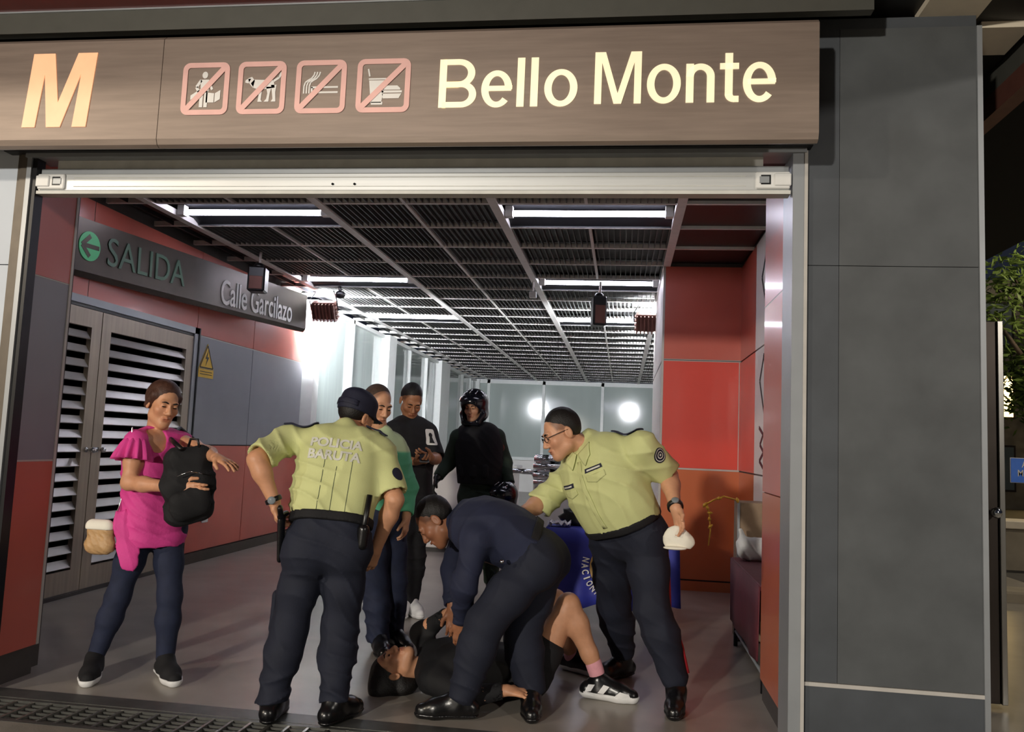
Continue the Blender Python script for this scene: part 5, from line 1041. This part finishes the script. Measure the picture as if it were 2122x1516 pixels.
bm = bmesh.new(); box_bm(bm, -.036, .036, -.0045, .0045, -.072, .072, .004); mt = Matrix.Translation(Vector(pp)) @ Matrix.Rotation(math.radians(25), 4, 'Z') @ Matrix.Rotation(math.radians(-50), 4, 'X'); bm.transform(mt); link('case', mesh_from_bm('case', bm), 'plastic_black', o); bm = bmesh.new(); box_bm(bm, -.032, .032, .0046, .0052, -.066, .066); bm.transform(mt); link('screen', mesh_from_bm('screen', bm), 'lens', o); finish(o)
# ------------------------------------------------------------------ helmeted officer at the back
J = dict(pel=A(996, 1018, 7.35), neck=A(990, 888, 7.3), shL=A(1030, 905, 7.36), shR=A(950, 906, 7.26), elL=A(1046, 958, 7.42), wrL=A(1056, 1003, 7.3), elR=A(930, 958, 7.30), wrR=A(906, 990, 7.18))
px_ = J['pel']; J.update(hipL=px_ + V3(.09, .02, -.05), hipR=px_ + V3(-.09, -.02, -.05), knL=V3(px_[0] + .11, 7.32, .46), knR=V3(px_[0] - .10, 7.25, .46), anL=V3(px_[0] + .13, 7.38, .09), anR=V3(px_[0] - .10, 7.34, .09))
t = person('helmeted officer in a black vest and olive uniform at the back', J['pel'])
hd = Head(A(983, 845, 7.24), V3(-.25, -.95, -.15), UP, 1.0)
body(t, J, hd, 'skin_light', {})
so_ = shirt(t, J, 'olive_cloth', seed=12.2, sleeveL=1.92, sleeveR=1.9, sr=.072, hem=-.05, amp=.004, neck_r=.07)
vest = sculpt('vest', [*torso_ops(J['pel'], J['neck'], J['hipR'] - J['hipL'], J['shR'] - J['shL'], scaled(LEV, 1.06, 1.1), .022), cap(J['neck'] - UP * .02, lerp(J['neck'], J['shL'], .7), .06, .055, .04), cap(J['neck'] - UP * .02, lerp(J['neck'], J['shR'], .7), .06, .055, .04), cut(lerp(J['pel'], J['neck'], .12), -UP)], 'black_cloth', t, .009, post=folds(.003, 40))
for dx in (-.10, 0., .10): sculpt('pouch', [cap(lerp(J['pel'], J['neck'], .34) + V3(dx - .03, -.155 + abs(dx) * .2, .03), lerp(J['pel'], J['neck'], .34) + V3(dx - .03, -.155 + abs(dx) * .2, -.04), .034, k=.01, flat=(V3(0, 1, 0), .7))], 'black_cloth', t, .007)
trousers(t, J, 'olive_cloth', seed=13.1, low=.008, thigh=.096, knee=.08, ankle=.07, hem=.08)
decal('arm_patch', 'brown_housing', so_, [circ(0, 0, .038, 14)], lerp(J['shL'], J['elL'], .42), V3(1, .2, 0), UP, t, .003)
for q, dd in (('L', V3(.3, -1, 0)), ('R', V3(-.3, -1, 0))): shoe(t, J['an' + q], dd, 'black_leather', 'boot', kn=J['kn' + q])
for q, d_, n_ in (('L', V3(.1, -.1, -1), V3(-1, 0, 0)), ('R', V3(-.25, -.25, -.9), V3(.9, .1, -.3))):
    hl, fb = hand_ops(J['wr' + q], d_, n_, V3(0, -1, 0), .6, 1.08); sculpt('glove', hl + [cap(J['wr' + q], lerp(J['wr' + q], J['el' + q], .18), .036, .042, .01)], 'black_leather', t, .0045)
def helmet(parent, H, visor=True):
    p, e, R = H.p, H.e, H.R
    s1 = sculpt('shell', [e(0, -.006, .045, (.118, .138, .122), .03), cap(p(-.095, .03, -.05), p(-.06, .075, -.105), .030, .028, .03), cap(p(.095, .03, -.05), p(.06, .075, -.105), .030, .028, .03), cap(p(-.06, .075, -.122), p(.06, .075, -.122), .022, k=.03), e(0, -.03, -.05, (.112, .10, .085), .04), e(0, .13, -.030, (.090, .12, .078), .012, 's'), e(0, .02, -.02, (.086, .09, .11), .01, 's'), cut(p(0, 0, -.145), -R[2])], 'helmet_black', parent, .006)
    s2 = sculpt('visor', [e(0, .01, .062, (.121, .139, .085), .01), cut(p(0, .02, .06), -nz(R[1] * .9 + R[2] * .15)), cut(p(0, .0, .062), -R[2]), cut(p(0, .0, .125), R[2]), e(0, .004, .062, (.116, .132, .081), .003, 's')], 'helmet_black', parent, .005)
    for k in range(3): tube('vent_strip', 'chrome', [p(-.05 + .05 * k, .085, .135 - .008 * abs(k - 1)), p(-.05 + .05 * k, .03, .164 - .012 * abs(k - 1))], .005, parent, 6)
    return s1
hh = empty('helmet', hd.c); hh.parent = t; helmet(hh, Head(hd.c, hd.R[1], hd.R[2], 1.04)); adopt(hh)
hd.face(t)
finish(t)
hc = A(1042, 1035, 7.15); o = empty('spare_helmet', hc - V3(0, 0, .14), label='glossy black motorcycle helmet hanging from the back officer’s hand', category='helmet'); helmet(o, Head(hc, V3(-.5, -.85, -.1), V3(.3, .1, 1), .98)); tube('chin_strap', 'plastic_black', [hc + V3(.06, .02, .05), J['wrL'] + V3(0, -.03, -.06), hc + V3(.10, .05, .02)], .008, o); finish(o)
# ================================================================== SMALL THINGS ON THE RIGHT
o = empty('plastic_bag', (.90, 5.85, .585), label='white plastic shopping bag on the maroon table', category='bag')
bb_ = sculpt('bag_body', [cap(V3(.835, 5.84, .64), V3(.985, 5.86, .64), .052, k=.05), cap(V3(.83, 5.85, .705), V3(.99, 5.85, .70), .042, k=.05), cap(V3(.825, 5.85, .73), V3(.812, 5.85, .785), .020, .014, .02), cap(V3(.985, 5.85, .72), V3(1.0, 5.85, .755), .018, .012, .02), cut(V3(0, 0, .587), -UP)], 'white_shoe', o, .005, post=folds(.009, 50, (.9, .3, .5)))
decal('print', 'maroon_cloth', bb_, [[(-.03, -.02), (.0, -.03), (.03, -.005), (.022, .028), (-.01, .02)]], V3(.985, 5.80, .66), V3(1, 0, 0), UP, o); finish(o)
o = empty('garland', (.80, 6.2, .97), label='thin yellow tinsel garland draped over the cardboard box', category='garland')
gp = [A(1528, 1036, 6.1), A(1500, 1028, 6.05), A(1478, 1036, 6.05), A(1460, 1046, 6.05)]; tube('strand', 'tinsel', gp, .006, o); tube('strand', 'tinsel', [A(1464, 1040, 6.05), A(1470, 1065, 6.05), A(1472, 1100, 6.05), A(1468, 1130, 6.05)], .005, o)
for i, (x, y) in enumerate(((1460, 1046), (1466, 1052), (1470, 1075), (1471, 1062), (1490, 1032), (1472, 1090), (1528, 1036))): lathe('tuft', 'tinsel', [(.004, -.02), (.014, 0), (.004, .02)], Vector(A(x, y, 6.04)), (random.uniform(-1, 1), .2, random.uniform(-1, 1)), 6, o)
finish(o)
